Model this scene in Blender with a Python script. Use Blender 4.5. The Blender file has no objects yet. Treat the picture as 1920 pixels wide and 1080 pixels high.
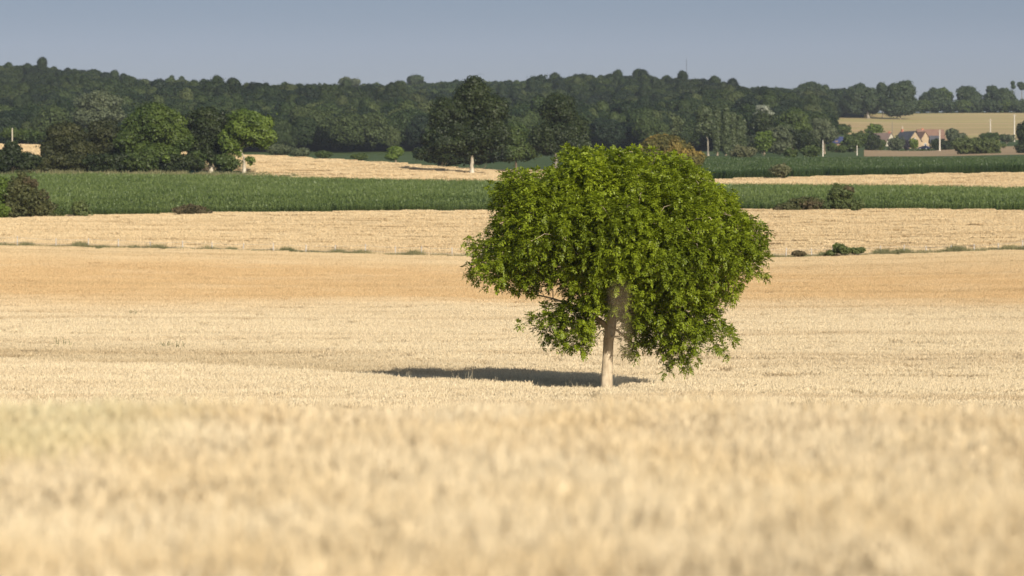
import bpy, math, random
import numpy as np
from mathutils import Vector
R = math.radians
sc = bpy.context.scene
# ------------------------------------------------------------------ camera
cam = bpy.data.cameras.new("camera"); camo = bpy.data.objects.new("camera", cam)
sc.collection.objects.link(camo); sc.camera = camo
cam.sensor_width = 36; cam.lens = 135; cam.clip_start = 0.1; cam.clip_end = 20000
camo.location = (0, 0, 0); camo.rotation_euler = (R(90), 0, 0)
cam.dof.use_dof = True; cam.dof.focus_distance = 128; cam.dof.aperture_fstop = 2.8
F = 7200.0                                     # photo pixels per radian of this lens
# ------------------------------------------------------------------ light
SUN = Vector((0.80, -2.15, 1.0)).normalized()
elev = math.asin(SUN.z); az = math.atan2(SUN.x, SUN.y)
w = bpy.data.worlds.new("World"); sc.world = w; w.use_nodes = True
nt = w.node_tree; nt.nodes.clear()
sky = nt.nodes.new('ShaderNodeTexSky'); sky.sky_type = 'NISHITA'; sky.sun_disc = False
sky.sun_elevation = elev; sky.sun_rotation = az; sky.altitude = 100; sky.air_density = 1.0; sky.dust_density = 1.2; sky.ozone_density = 2.0
tint = nt.nodes.new('ShaderNodeMix'); tint.data_type = 'RGBA'; tint.blend_type = 'MULTIPLY'; tint.inputs[0].default_value = 1
tc = nt.nodes.new('ShaderNodeTexCoord'); sx = nt.nodes.new('ShaderNodeSeparateXYZ')
rp = nt.nodes.new('ShaderNodeValToRGB'); 
rp.color_ramp.interpolation = 'LINEAR'
rp.color_ramp.elements[0].position = 0.50; rp.color_ramp.elements[0].color = (.50, .47, .56, 1)
rp.color_ramp.elements[1].position = 0.62; rp.color_ramp.elements[1].color = (.85, .85, .85, 1)
for p_, c_ in ((.5305, (.458, .425, .552)), (.537, (.376, .362, .462)), (.56, (.33, .33, .40))):
    e2 = rp.color_ramp.elements.new(p_); e2.color = (*c_, 1)
mp = nt.nodes.new('ShaderNodeMapRange'); mp.inputs[1].default_value = -1; mp.inputs[2].default_value = 1
bg = nt.nodes.new('ShaderNodeBackground'); bg.inputs[1].default_value = 0.10
wo = nt.nodes.new('ShaderNodeOutputWorld')
L = nt.links.new
L(tc.outputs['Generated'], sx.inputs[0]); L(sx.outputs[2], mp.inputs[0]); L(mp.outputs[0], rp.inputs[0])
L(sky.outputs[0], tint.inputs[6]); L(rp.outputs[0], tint.inputs[7]); L(tint.outputs[2], bg.inputs[0]); L(bg.outputs[0], wo.inputs[0])
sl = bpy.data.lights.new("sun", 'SUN'); sl.energy = 4.6; sl.angle = R(0.5); sl.color = (1.0, 0.93, 0.81)
so = bpy.data.objects.new("sun", sl); sc.collection.objects.link(so)
so.rotation_euler = SUN.to_track_quat('Z', 'Y').to_euler(); so.location = (60, -60, 120)
sc.view_settings.view_transform = 'Standard'; sc.view_settings.look = 'None'
sc.view_settings.exposure = 0.49; sc.view_settings.gamma = 1
sc.cycles.use_denoising = True
sc.cycles.max_bounces = 6; sc.cycles.diffuse_bounces = 3; sc.cycles.glossy_bounces = 2
sc.cycles.transmission_bounces = 4; sc.cycles.transparent_max_bounces = 4; sc.cycles.volume_bounces = 0

# ------------------------------------------------------------------ materials
def new_mat(name):
    m = bpy.data.materials.new(name); m.use_nodes = True; m.node_tree.nodes.clear(); return m, m.node_tree
def N(nt, t, **k):
    n = nt.nodes.new(t)
    for a, b in k.items(): setattr(n, a, b)
    return n
def mixc(nt, fac, a, b, blend='MIX'):
    m = N(nt, 'ShaderNodeMix', data_type='RGBA', blend_type=blend)
    for s, v in ((0, fac), (6, a), (7, b)):
        if isinstance(v, (int, float)): m.inputs[s].default_value = v
        elif isinstance(v, tuple): m.inputs[s].default_value = (*v[:3], 1)
        else: nt.links.new(v, m.inputs[s])
    return m.outputs[2]
def maprange(nt, v, a, b, c=0.0, d=1.0, smooth=False):
    m = N(nt, 'ShaderNodeMapRange', interpolation_type='SMOOTHSTEP' if smooth else 'LINEAR')
    nt.links.new(v, m.inputs[0])
    for i, x in enumerate((a, b, c, d)): m.inputs[i+1].default_value = x
    return m.outputs[0]
def noise(nt, scale=(1, 1, 1), detail=2, vec=None, s=1.0):
    if vec is None: vec = N(nt, 'ShaderNodeNewGeometry').outputs['Position']
    mp = N(nt, 'ShaderNodeMapping'); mp.inputs['Scale'].default_value = scale
    nt.links.new(vec, mp.inputs[0])
    n = N(nt, 'ShaderNodeTexNoise'); n.inputs['Scale'].default_value = s; n.inputs['Detail'].default_value = detail
    nt.links.new(mp.outputs[0], n.inputs['Vector']); return n.outputs[0]
def out(nt, sh):
    o = N(nt, 'ShaderNodeOutputMaterial'); nt.links.new(sh, o.inputs[0])
def shade(nt, col, rough=0.7, transl=0.0, tcol=None, spec=0.3, bump=None):
    p = N(nt, 'ShaderNodeBsdfPrincipled'); p.inputs['Roughness'].default_value = rough
    p.inputs['Specular IOR Level'].default_value = spec
    if isinstance(col, tuple): p.inputs[0].default_value = (*col, 1)
    else: nt.links.new(col, p.inputs[0])
    if bump is not None: nt.links.new(bump, p.inputs['Normal'])
    if transl <= 0: return p.outputs[0]
    t = N(nt, 'ShaderNodeBsdfTranslucent')
    if tcol is None: tcol = col
    if isinstance(tcol, tuple): t.inputs[0].default_value = (*tcol, 1)
    else: nt.links.new(tcol, t.inputs[0])
    ms = N(nt, 'ShaderNodeMixShader'); ms.inputs[0].default_value = transl
    nt.links.new(p.outputs[0], ms.inputs[1]); nt.links.new(t.outputs[0], ms.inputs[2]); return ms.outputs[0]

def foliage_mat(name, dark, light, transl=0.3, rough=0.55, clump=0.35, tboost=(1.0, 1.15, 0.55), spec=0.3, dead=0.0, deadcol=(0.16, 0.10, 0.03)):
    m, nt = new_mat(name)
    g = N(nt, 'ShaderNodeNewGeometry')
    oi = N(nt, 'ShaderNodeObjectInfo')
    nz = noise(nt, (clump,)*3, 2, g.outputs['Position'])
    f = N(nt, 'ShaderNodeMath', operation='ADD')
    nt.links.new(maprange(nt, g.outputs['Random Per Island'], 0, 1, -0.30, 0.30), f.inputs[0])
    nt.links.new(maprange(nt, nz, 0.3, 0.7, 0.1, 0.9), f.inputs[1])
    c = mixc(nt, f.outputs[0], dark, light)
    if dead > 0:
        d2 = noise(nt, (clump*1.7,)*3, 1, g.outputs['Position'])
        c = mixc(nt, maprange(nt, d2, 0.62-dead*0.4, 0.75-dead*0.3), c, deadcol)
    tc = mixc(nt, 1.0, c, tboost, 'MULTIPLY')
    out(nt, shade(nt, c, rough, transl, tc, spec)); return m

def forest_mat():
    m, nt = new_mat('forest_foliage')
    g = N(nt, 'ShaderNodeNewGeometry'); oi = N(nt, 'ShaderNodeObjectInfo')
    r = N(nt, 'ShaderNodeValToRGB'); cr = r.color_ramp
    cols = [(0.0, (0.012, 0.021, 0.010)), (0.28, (0.018, 0.031, 0.010)), (0.58, (0.029, 0.044, 0.012)), (0.84, (0.041, 0.058, 0.016)), (1.0, (0.064, 0.078, 0.027))]
    cr.elements[0].position = 0; cr.elements[0].color = (*cols[0][1], 1); cr.elements[1].position = 1; cr.elements[1].color = (*cols[-1][1], 1)
    for p, c in cols[1:-1]:
        e = cr.elements.new(p); e.color = (*c, 1)
    nt.links.new(oi.outputs['Random'], r.inputs[0])
    big = noise(nt, (0.009, 0.005, 0.004), 4, g.outputs['Position'])
    v = N(nt, 'ShaderNodeMath', operation='MULTIPLY')
    nt.links.new(maprange(nt, g.outputs['Random Per Island'], 0, 1, 0.8, 1.2), v.inputs[0])
    nt.links.new(maprange(nt, big, 0.3, 0.7, 0.62, 1.4), v.inputs[1])
    cc = N(nt, 'ShaderNodeVectorMath', operation='SCALE'); nt.links.new(r.outputs[0], cc.inputs[0]); nt.links.new(v.outputs[0], cc.inputs['Scale'])
    out(nt, shade(nt, cc.outputs[0], 0.6, 0.2, None, 0.2)); return m

def wheat_mat(name='ripe_wheat', green=False, lift=1.0):
    m, nt = new_mat(name)
    g = N(nt, 'ShaderNodeNewGeometry'); sp = N(nt, 'ShaderNodeSeparateXYZ'); nt.links.new(g.outputs['Position'], sp.inputs[0])
    y = sp.outputs[1]
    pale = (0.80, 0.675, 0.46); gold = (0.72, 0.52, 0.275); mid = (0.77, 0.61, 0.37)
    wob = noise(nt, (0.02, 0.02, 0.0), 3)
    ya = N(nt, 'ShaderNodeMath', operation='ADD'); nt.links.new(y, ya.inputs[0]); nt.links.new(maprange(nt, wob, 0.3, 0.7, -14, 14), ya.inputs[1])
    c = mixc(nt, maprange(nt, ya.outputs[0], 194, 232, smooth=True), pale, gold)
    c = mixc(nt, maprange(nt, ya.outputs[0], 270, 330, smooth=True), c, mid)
    # foreground patches: golden ones among pale ones
    fg = noise(nt, (0.9, 0.35, 0.0), 2)
    fgm = N(nt, 'ShaderNodeMath', operation='MULTIPLY')
    nt.links.new(maprange(nt, fg, 0.42, 0.62), fgm.inputs[0]); nt.links.new(maprange(nt, y, 30, 50, 0.55, 0.0), fgm.inputs[1])
    c = mixc(nt, fgm.outputs[0], c, (0.76, 0.59, 0.33))
    xx = sp.outputs[0]; wd = N(nt, 'ShaderNodeMath', operation='MULTIPLY'); wv2 = N(nt, 'ShaderNodeMath', operation='MULTIPLY')
    nt.links.new(maprange(nt, xx, -1.5, -2.4), wd.inputs[0]); nt.links.new(maprange(nt, y, 16, 18.5), wd.inputs[1])
    nt.links.new(wd.outputs[0], wv2.inputs[0]); nt.links.new(maprange(nt, y, 26, 24, 0, .25), wv2.inputs[1])
    c = mixc(nt, wv2.outputs[0], c, (0.50, 0.52, 0.24))
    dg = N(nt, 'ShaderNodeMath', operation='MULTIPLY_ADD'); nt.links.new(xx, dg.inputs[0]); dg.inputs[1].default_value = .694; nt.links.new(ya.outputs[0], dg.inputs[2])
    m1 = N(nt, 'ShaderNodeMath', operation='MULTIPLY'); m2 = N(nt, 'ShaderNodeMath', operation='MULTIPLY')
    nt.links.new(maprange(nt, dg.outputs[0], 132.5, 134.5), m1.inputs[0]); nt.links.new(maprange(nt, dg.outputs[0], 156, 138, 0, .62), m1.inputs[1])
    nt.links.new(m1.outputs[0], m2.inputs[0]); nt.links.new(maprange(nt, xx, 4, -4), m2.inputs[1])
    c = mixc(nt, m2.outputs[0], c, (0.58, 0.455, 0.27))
    # rows and streaks, long across the view
    st = noise(nt, (0.012, 0.22, 0.0), 3)
    c = mixc(nt, maprange(nt, st, 0.48, 0.68, 0, 0.38), c, (0.50, 0.345, 0.17))
    sm = noise(nt, (0.12, 0.10, 0.0), 3)
    c = mixc(nt, maprange(nt, sm, 0.5, 0.75, 0, 0.25), c, (0.90, 0.78, 0.54))
    if green: c = mixc(nt, 0.5, c, (0.35, 0.38, 0.17))
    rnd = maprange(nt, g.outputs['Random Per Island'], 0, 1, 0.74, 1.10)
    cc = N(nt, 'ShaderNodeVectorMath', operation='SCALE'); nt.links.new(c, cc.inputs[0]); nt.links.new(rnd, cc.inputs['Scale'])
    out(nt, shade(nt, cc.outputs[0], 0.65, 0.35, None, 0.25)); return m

def ground_mat(name, a, b, scale=(0.3, 0.3, 0.0), streak=None):
    m, nt = new_mat(name)
    n1 = noise(nt, scale, 4)
    c = mixc(nt, maprange(nt, n1, 0.3, 0.7), a, b)
    n3 = noise(nt, (3, 1.5, 1), 3)
    c = mixc(nt, maprange(nt, n3, 0.35, 0.7, 0, 0.45), c, tuple(x*0.6 for x in a))
    if streak:
        n2 = noise(nt, (0.004, 0.05, 0.0), 3)
        c = mixc(nt, maprange(nt, n2, 0.45, 0.6), c, streak)
    bn = N(nt, 'ShaderNodeBump'); bn.inputs['Distance'].default_value = 0.3; bn.inputs['Strength'].default_value = 0.6
    nt.links.new(n3, bn.inputs['Height'])
    out(nt, shade(nt, c, 0.9, 0, None, 0.1, bn.outputs[0])); return m

def plain(name, col, rough=0.8, var=0.15, scale=3.0, spec=0.3):
    m, nt = new_mat(name)
    n1 = noise(nt, (scale,)*3, 4)
    c = mixc(nt, maprange(nt, n1, 0.3, 0.7), tuple(x*(1-var) for x in col), tuple(min(1, x*(1+var)) for x in col))
    out(nt, shade(nt, c, rough, 0, None, spec)); return m

def bark_mat(name, a, b, s=4.0, bd=0.02):
    m, nt = new_mat(name)
    tcn = N(nt, 'ShaderNodeTexCoord')
    n1 = noise(nt, (s, s, s*0.35), 5, tcn.outputs['Object'])
    n2 = noise(nt, (s*.3, s*.3, s*1.3), 3, tcn.outputs['Object'])
    c = mixc(nt, maprange(nt, n1, 0.35, 0.65), a, b)
    c = mixc(nt, maprange(nt, n2, 0.55, 0.7, 0, .6), c, tuple(x*0.75 for x in a))
    bn = N(nt, 'ShaderNodeBump'); bn.inputs['Distance'].default_value = bd; nt.links.new(n1, bn.inputs['Height'])
    out(nt, shade(nt, c, 0.85, 0, None, 0.15, bn.outputs[0])); return m

M = {}
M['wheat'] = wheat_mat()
M['forest'] = forest_mat()
M['walnut'] = foliage_mat('walnut_leaves', (0.105, 0.140, 0.010), (0.262, 0.320, 0.018), 0.36, 0.45, 0.5, (1.15, 1.2, 0.35), 0.35)
M['oak'] = foliage_mat('oak_leaves', (0.013, 0.022, 0.007), (0.036, 0.049, 0.011), 0.22, 0.55, 0.25)
M['green'] = foliage_mat('green_leaves', (0.031, 0.052, 0.013), (0.082, 0.110, 0.022), 0.28, 0.55, 0.25)
M['domed'] = foliage_mat('domed_tree_leaves', (0.028, 0.050, 0.010), (0.095, 0.130, 0.020), 0.28, 0.55, 0.2)
M['bright'] = foliage_mat('bright_leaves', (0.060, 0.095, 0.014), (0.14, 0.19, 0.026), 0.32, 0.5, 0.3)
M['rust'] = foliage_mat('rusty_leaves', (0.021, 0.027, 0.008), (0.054, 0.056, 0.015), 0.2, 0.6, 0.3)
M['olive'] = foliage_mat('olive_leaves', (0.080, 0.088, 0.038), (0.15, 0.145, 0.065), 0.25, 0.6, 0.5)
M['dry'] = foliage_mat('dry_twiggy_leaves', (0.055, 0.050, 0.022), (0.125, 0.095, 0.045), 0.2, 0.7, 0.6)
M['orange'] = foliage_mat('orange_tinged_leaves', (0.070, 0.070, 0.018), (0.17, 0.135, 0.028), 0.25, 0.6, 0.12, dead=0.36, deadcol=(0.30, 0.205, 0.045))
M['poplar'] = foliage_mat('poplar_leaves', (0.046, 0.064, 0.024), (0.085, 0.105, 0.040), 0.25, 0.5, 0.3)
M['silver'] = foliage_mat('silvery_leaves', (0.16, 0.18, 0.13), (0.30, 0.31, 0.24), 0.25, 0.5, 0.4)
M['grey'] = foliage_mat('grey_green_leaves', (0.060, 0.076, 0.036), (0.11, 0.125, 0.062), 0.25, 0.6, 0.3)
M['far'] = foliage_mat('far_dark_leaves', (0.026, 0.042, 0.016), (0.046, 0.066, 0.022), 0.2, 0.6, 0.15)
M['bushgreen'] = foliage_mat('hedge_bush_leaves', (0.060, 0.080, 0.024), (0.130, 0.155, 0.045), 0.28, 0.55, 0.4)
M['thorn'] = foliage_mat('thorny_bush_leaves', (0.046, 0.054, 0.017), (0.105, 0.105, 0.034), 0.24, 0.6, 0.4)
M['purple'] = foliage_mat('dark_purple_leaves', (0.020, 0.016, 0.022), (0.035, 0.028, 0.034), 0.15, 0.6, 0.4)
M['corn'] = foliage_mat('maize_leaves', (0.075, 0.110, 0.022), (0.150, 0.190, 0.055), 0.3, 0.45, 0.08, (1.0, 1.2, 0.5), 0.35)
M['corn2'] = foliage_mat('dark_maize_leaves', (0.038, 0.066, 0.014), (0.064, 0.098, 0.024), 0.3, 0.4, 0.08, (1.0, 1.2, 0.5), 0.4)
M['weedgrass'] = foliage_mat('verge_grass_blades', (0.11, 0.12, 0.05), (0.30, 0.26, 0.13), 0.3, 0.7, 0.5)
M['greenweed'] = foliage_mat('green_weed_leaves', (0.09, 0.115, 0.04), (0.17, 0.19, 0.075), 0.3, 0.6, 0.8)
M['oat'] = foliage_mat('pale_oat_stems', (0.55, 0.45, 0.27), (0.85, 0.76, 0.55), 0.3, 0.6, 2.0, (1, 1, 1))
M['browngrass'] = foliage_mat('brown_grass_stems', (0.34, 0.24, 0.14), (0.46, 0.34, 0.20), 0.3, 0.6, 2.0, (1, 1, 1))
M['grey_bark'] = bark_mat('grey_brown_bark', (0.16, 0.14, 0.11), (0.30, 0.26, 0.20), 1.5, 0.05)
M['walnut_bark'] = bark_mat('walnut_bark', (0.34, 0.265, 0.175), (0.58, 0.475, 0.33), 5.0, 0.02)
M['bark'] = bark_mat('brown_bark', (0.12, 0.09, 0.06), (0.24, 0.19, 0.13), 2.0, 0.05)
M['pale_bark'] = bark_mat('pale_bark', (0.32, 0.27, 0.20), (0.50, 0.44, 0.34), 1.5, 0.05)
M['g_wheat'] = ground_mat('stubble_soil', (0.52, 0.38, 0.20), (0.64, 0.49, 0.28))
M['g_corn'] = ground_mat('maize_soil', (0.06, 0.075, 0.03), (0.09, 0.10, 0.045))
M['g_far_wheat'] = ground_mat('far_wheat_ground', (0.60, 0.46, 0.255), (0.72, 0.57, 0.33), (0.05, 0.05, 0))
M['g_meadow'] = ground_mat('meadow_ground', (0.052, 0.080, 0.022), (0.080, 0.105, 0.034), (0.02, 0.03, 0))
M['g_forest'] = ground_mat('forest_floor', (0.022, 0.030, 0.014), (0.035, 0.045, 0.020))
M['g_hill'] = ground_mat('dry_pasture', (0.34, 0.235, 0.115), (0.58, 0.42, 0.21), (0.006, 0.03, 0), (0.34, 0.30, 0.11))
M['g_tan'] = ground_mat('ploughed_tan', (0.33, 0.225, 0.12), (0.40, 0.285, 0.16), (0.05, 0.05, 0))

# ------------------------------------------------------------------ mesh helpers
def link(o, parent=None):
    sc.collection.objects.link(o)
    if parent is not None: o.parent = parent
    return o
def mesh_np(name, V, Fc, mats, mi=None, smooth=False):
    me = bpy.data.meshes.new(name)
    V = np.ascontiguousarray(V, dtype=np.float32); Fc = np.ascontiguousarray(Fc, dtype=np.int32)
    n, k = Fc.shape
    me.vertices.add(len(V)); me.vertices.foreach_set('co', V.ravel())
    me.loops.add(n*k); me.loops.foreach_set('vertex_index', Fc.ravel())
    me.polygons.add(n); me.polygons.foreach_set('loop_start', np.arange(0, n*k, k, dtype=np.int32))
    for m in (mats if isinstance(mats, (list, tuple)) else [mats]): me.materials.append(m)
    if mi is not None: me.polygons.foreach_set('material_index', np.asarray(mi, dtype=np.int32))
    if smooth: me.polygons.foreach_set('use_smooth', np.ones(n, dtype=bool))
    me.update(calc_edges=True); return me
class MB:
    def __init__(s): s.v = []; s.f = []
    def quad(s, a, b, c, d):
        i = len(s.v); s.v += [a, b, c, d]; s.f.append((i, i+1, i+2, i+3))
    def box(s, x0, x1, y0, y1, z0, z1):
        i = len(s.v)
        s.v += [(x, y, z) for z in (z0, z1) for x, y in ((x0, y0), (x1, y0), (x1, y1), (x0, y1))]
        s.f += [tuple(i+j for j in q) for q in ((0, 3, 2, 1), (4, 5, 6, 7), (0, 1, 5, 4), (1, 2, 6, 5), (2, 3, 7, 6), (3, 0, 4, 7))]
    def tube(s, pts, rad, n=6):
        i0 = len(s.v); pts = [Vector(p) for p in pts]
        for k, p in enumerate(pts):
            d = (pts[min(k+1, len(pts)-1)] - pts[max(k-1, 0)]).normalized()
            a = d.cross(Vector((0, 1, 0.01))); a = a.normalized() if a.length > 1e-4 else Vector((1, 0, 0)); b = d.cross(a)
            for j in range(n):
                t = 2*math.pi*j/n; q = p + (a*math.cos(t) + b*math.sin(t))*rad[k]; s.v.append(tuple(q))
        for k in range(len(pts)-1):
            for j in range(n):
                s.f.append((i0+k*n+j, i0+k*n+(j+1) % n, i0+(k+1)*n+(j+1) % n, i0+(k+1)*n+j))
        s.f.append(tuple(i0+j for j in range(n))); s.f.append(tuple(i0+(len(pts)-1)*n+j for j in reversed(range(n))))
    def build(s, name, mat, parent=None, smooth=False):
        me = bpy.data.meshes.new(name); me.from_pydata([tuple(v) for v in s.v], [], s.f); me.materials.append(mat)
        if smooth:
            for p in me.polygons: p.use_smooth = True
        me.update(); return link(bpy.data.objects.new(name, me), parent)
def tag(o, label=None, cat=None, group=None, kind=None):
    if label: o['label'] = label
    if cat: o['category'] = cat
    if group: o['group'] = group
    if kind: o['kind'] = kind
    return o
def empty(name, loc, rz=0):
    o = bpy.data.objects.new(name, None); o.location = loc; o.rotation_euler = (0, 0, rz); o.empty_display_size = 0.3
    return link(o)

# ------------------------------------------------------------------ terrain
WH, CH = 0.75, 2.0
NEAR = [(-100, -1.5), (24, -1.5), (31, -1.85), (50, -3.3), (78, -4.75), (98, -4.65), (112, -4.24), (128, -4.17), (148, -3.82), (168, -3.05)]
def near_profile(u):
    dc = np.interp(u, [0, 690, 1000, 1140, 1400, 1920], [146, 136, 127, 121.5, 120.5, 120])   # a low swell in front of the tree
    rc = np.interp(u, [-600, 0, 390, 690, 850, 1000, 1130, 1160, 1195, 1300, 1500, 1920], [668, 675, 687, 697, 709, 719, 729, 727, 715, 709, 716, 722])
    zc = (540-rc)/7200*dc - .75; zb = min(zc-.22, -4.17+(dc-121.5)*.045)
    if u > 1165: return [p for p in NEAR if p[0] < 100] + [(105, (540-760)/7200*105-.75), (dc-3, zc-.03), (dc, zc), (dc+4, -4.2), (144, -4.15), (156, -3.5), (170, -2.96)]
    return [p for p in NEAR if p[0] < 100] + [(105, min(zc-.3, (540-760)/7200*105-.75)), (dc-3, zc-.03), (dc, zc), (dc+4, zb), (148, max(-3.74, zb+.1)) if dc < 143 else (dc+6, zb+.1), (170, -2.96)]
# columns of the photograph: (distance, row where the surface shows, height of the crop on it)
COLS = {
 -600: [(210,570,WH),(265,513,WH),(340,456,WH),(440,419,0),(600,324,CH),(655,322,0),(800,268,WH),(900,280,0),(1000,290,0),(1200,285,0),(1450,250,0),(1900,198,0),(2400,148,0),(2600,155,0)],
 0:    [(210,570,WH),(265,515,WH),(340,459,WH),(440,418,0),(600,325,CH),(655,322,0),(800,268,WH),(900,282,0),(1000,292,0),(1200,288,0),(1450,255,0),(1900,203,0),(2400,158,0),(2600,165,0)],
 300:  [(210,572,WH),(265,519,WH),(340,465,WH),(440,412,0),(600,327,CH),(655,323,0),(800,280,WH),(900,290,0),(1000,296,0),(1200,290,0),(1450,260,0),(1900,216,0),(2400,183,0),(2600,192,0)],
 480:  [(210,573,WH),(265,522,WH),(340,470,WH),(440,409,0),(600,330,CH),(655,325,0),(800,290,WH),(900,297,0),(1000,300,0),(1200,290,0),(1450,262,0),(1900,224,0),(2400,194,0),(2600,203,0)],
 700:  [(210,574,WH),(265,524,WH),(340,476,WH),(440,406,0),(600,336,CH),(655,332,WH),(790,302,WH),(900,306,0),(1000,303,0),(1200,290,0),(1450,262,0),(1900,222,0),(2400,188,0),(2600,196,0)],
 880:  [(210,575,WH),(265,526,WH),(340,480,WH),(440,405,0),(600,339,CH),(655,335,WH),(720,325,WH),(800,317,WH),(900,318,0),(1000,308,0),(1200,290,0),(1450,262,0),(1900,220,0),(2400,183,0),(2600,192,0)],
 960:  [(210,575,WH),(265,527,WH),(340,481,WH),(440,404,0),(600,340,CH),(655,336,WH),(720,328,WH),(800,322,WH),(900,318,0),(1000,308,0),(1200,290,0),(1450,262,0),(1900,220,0),(2400,181,0),(2600,190,0)],
 1200: [(210,576,WH),(265,529,WH),(340,484,WH),(440,403,0),(580,343,CH),(655,336,WH),(720,328,WH),(850,312,0),(1000,301,0),(1200,290,0),(1450,262,0),(1900,220,0),(2400,180,0),(2600,190,0)],
 1440: [(210,576,WH),(265,529,WH),(340,483,WH),(440,402,0),(560,347,CH),(592,345,WH),(650,333,WH),(850,297,CH),(1000,294,0),(1150,290,0),(1450,264,0),(1900,225,0),(2400,192,0),(2600,200,0)],
 1640: [(210,576,WH),(265,527,WH),(340,478,WH),(440,402,0),(560,348,CH),(592,347,WH),(665,328,WH),(850,296,CH),(1000,296,0),(1200,291,0),(1400,284,0),(1500,281,0),(1650,256,0),(2000,221,0),(2200,212,0),(2400,215,0),(2600,225,0)],
 1780: [(210,576,WH),(265,524,WH),(340,473,WH),(440,403,0),(560,350,CH),(600,348,WH),(675,324,WH),(850,296,CH),(1000,296,0),(1200,290,0),(1400,283,0),(1500,278,0),(1650,256,0),(2000,222,0),(2150,211,0),(2200,209,0),(2400,217,0),(2600,230,0)],
 1920: [(210,576,WH),(265,521,WH),(340,467,WH),(440,404,0),(560,353,CH),(600,351,WH),(690,321,WH),(850,296,CH),(1000,294,0),(1200,284,0),(1500,268,0),(1650,254,0),(2000,222,0),(2150,211,0),(2200,209,0),(2400,217,0),(2600,230,0)],
}
COLS[2700] = COLS[1920]
UK = sorted(COLS); DA = np.arange(-100, 3202, 2.0); UA = np.arange(-1400, 3401, 20.0)
def _colz(u):
    pts = NEAR + [(d, (540-r)/F*d - h) for d, r, h in COLS[u]] + [(3200, (540-COLS[u][-1][1]-60)/F*3200)]
    return np.interp(DA, [p[0] for p in pts], [p[1] for p in pts])
CZ = np.array([_colz(u) for u in UK])
HT = np.empty((len(UA), len(DA)))
for j in range(len(DA)): HT[:, j] = np.interp(UA, UK, CZ[:, j])
def _smooth(A, k, ax):
    ker = np.hanning(2*k+3)[1:-1]; ker /= ker.sum()
    pad = [(0, 0), (0, 0)]; pad[ax] = (k, k)
    return np.apply_along_axis(lambda v: np.convolve(v, ker, 'valid'), ax, np.pad(A, pad, mode='edge'))
for i_, u_ in enumerate(UA):
    q_ = near_profile(u_); k_ = DA < 170
    HT[i_, k_] = np.interp(DA[k_], [p[0] for p in q_], [p[1] for p in q_])
HT = _smooth(HT, 6, 0)
S1, S2, S3 = _smooth(HT, 1, 1), _smooth(HT, 9, 1), _smooth(HT, 30, 1)
w1 = np.clip((DA-60)/80, 0, 1); w2 = np.clip((DA-220)/150, 0, 1); w3 = np.clip((DA-1000)/300, 0, 1)
HT = S1*(1-w2) + S2*w2; HT = HT*(1-w3) + S3*w3
def bumps(x, y):
    a = np.clip((y-1230)/250, 0, 1)*np.clip((2700-y)/300, 0, 1)*(1-.88*np.clip((y-2000)/250, 0, 1))
    u = 960+x/np.maximum(y, 110)*F; a = a*np.clip((1560-u)/120, 0, 1)
    return a*(3.2*np.sin(x/46+y/160+.7)+2.6*np.sin(x/27-y/75)+2.2*np.sin(y/58+x/190)+1.6*np.sin(x/15+y/33)*np.clip((2050-y)/200, 0, 1))
def H(x, y):
    x = np.asarray(x, float); y = np.asarray(y, float)
    u = 960 + x/np.maximum(y, 110)*F
    a = np.clip((u-UA[0])/20.0, 0, len(UA)-1.001); b = np.clip((y-DA[0])/2.0, 0, len(DA)-1.001)
    i = a.astype(int); j = b.astype(int); fa = a-i; fb = b-j
    z = HT[i, j]*(1-fa)*(1-fb) + HT[i+1, j]*fa*(1-fb) + HT[i, j+1]*(1-fa)*fb + HT[i+1, j+1]*fa*fb
    return z + bumps(x, y)
def X(px, D): return (px-960)/F*D
def Z(row, D): return (540-row)/F*D
# field limits as distance over photo column
def lim(pts): 
    a = [p[0] for p in pts]; b = [p[1] for p in pts]
    return lambda u: np.interp(u, a, b)
corn_back = lim([(960, 600), (1440, 560), (1920, 560)])
strip_end = lim([(0, 800), (480, 800), (700, 790), (960, 812), (1140, 812), (1300, 650), (1440, 650), (1640, 665), (1780, 675), (1920, 690)])
corn2_end = lim([(1150, 812), (1300, 850)])
def zone(u, D):
    if D > 600 and D < 690 and u < 470: return 4
    if D < 440: return 0
    if D < corn_back(u): return 1
    if D < strip_end(u): return 2
    if u > 1150 and D < corn2_end(u): return 3
    if u > 1610:
        if D < 1080: return 4
        if D < 1420: return 6
        if D < 1560: return 4
        return 7 if D < 2140 else 4
    if u > 1540 and D > 1650 and D < 1980: return 7
    if D < (1230 if u < 1540 else 1650): return 4
    return 5
ZM = [M['g_wheat'], M['g_corn'], M['g_far_wheat'], M['g_corn'], M['g_meadow'], M['g_forest'], M['g_tan'], M['g_hill']]
us = np.concatenate([np.arange(-4200, -600, 300), np.arange(-600, 2620, 30), np.arange(2700, 6300, 300)])
rows = []
fixed = [-90, -40, 0] + list(range(6, 36, 3)) + list(range(36, 440, 6))
for u in us:
    cb, se = corn_back(u), strip_end(u); c2 = corn2_end(u) if u > 1150 else se+2
    r = fixed + list(np.linspace(440, cb, 14)) + list(np.linspace(cb, se, 16))[1:] + list(np.linspace(se, c2, 10))[1:]
    r += list(np.linspace(c2, 1000, 10))[1:] + list(np.arange(1030, 2700, 30)) + [2800, 2950, 3150]
    rows.append(r)
DG = np.array(rows); nu, nd = DG.shape
UG = np.repeat(us[:, None], nd, 1)
XG = (UG-960)/F*np.maximum(DG, 110)
V = np.stack([XG, DG, H(XG, DG)], -1).reshape(-1, 3)
idx = np.arange(nu*nd).reshape(nu, nd)
Fq = np.stack([idx[:-1, :-1], idx[1:, :-1], idx[1:, 1:], idx[:-1, 1:]], -1).reshape(-1, 4)
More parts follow.
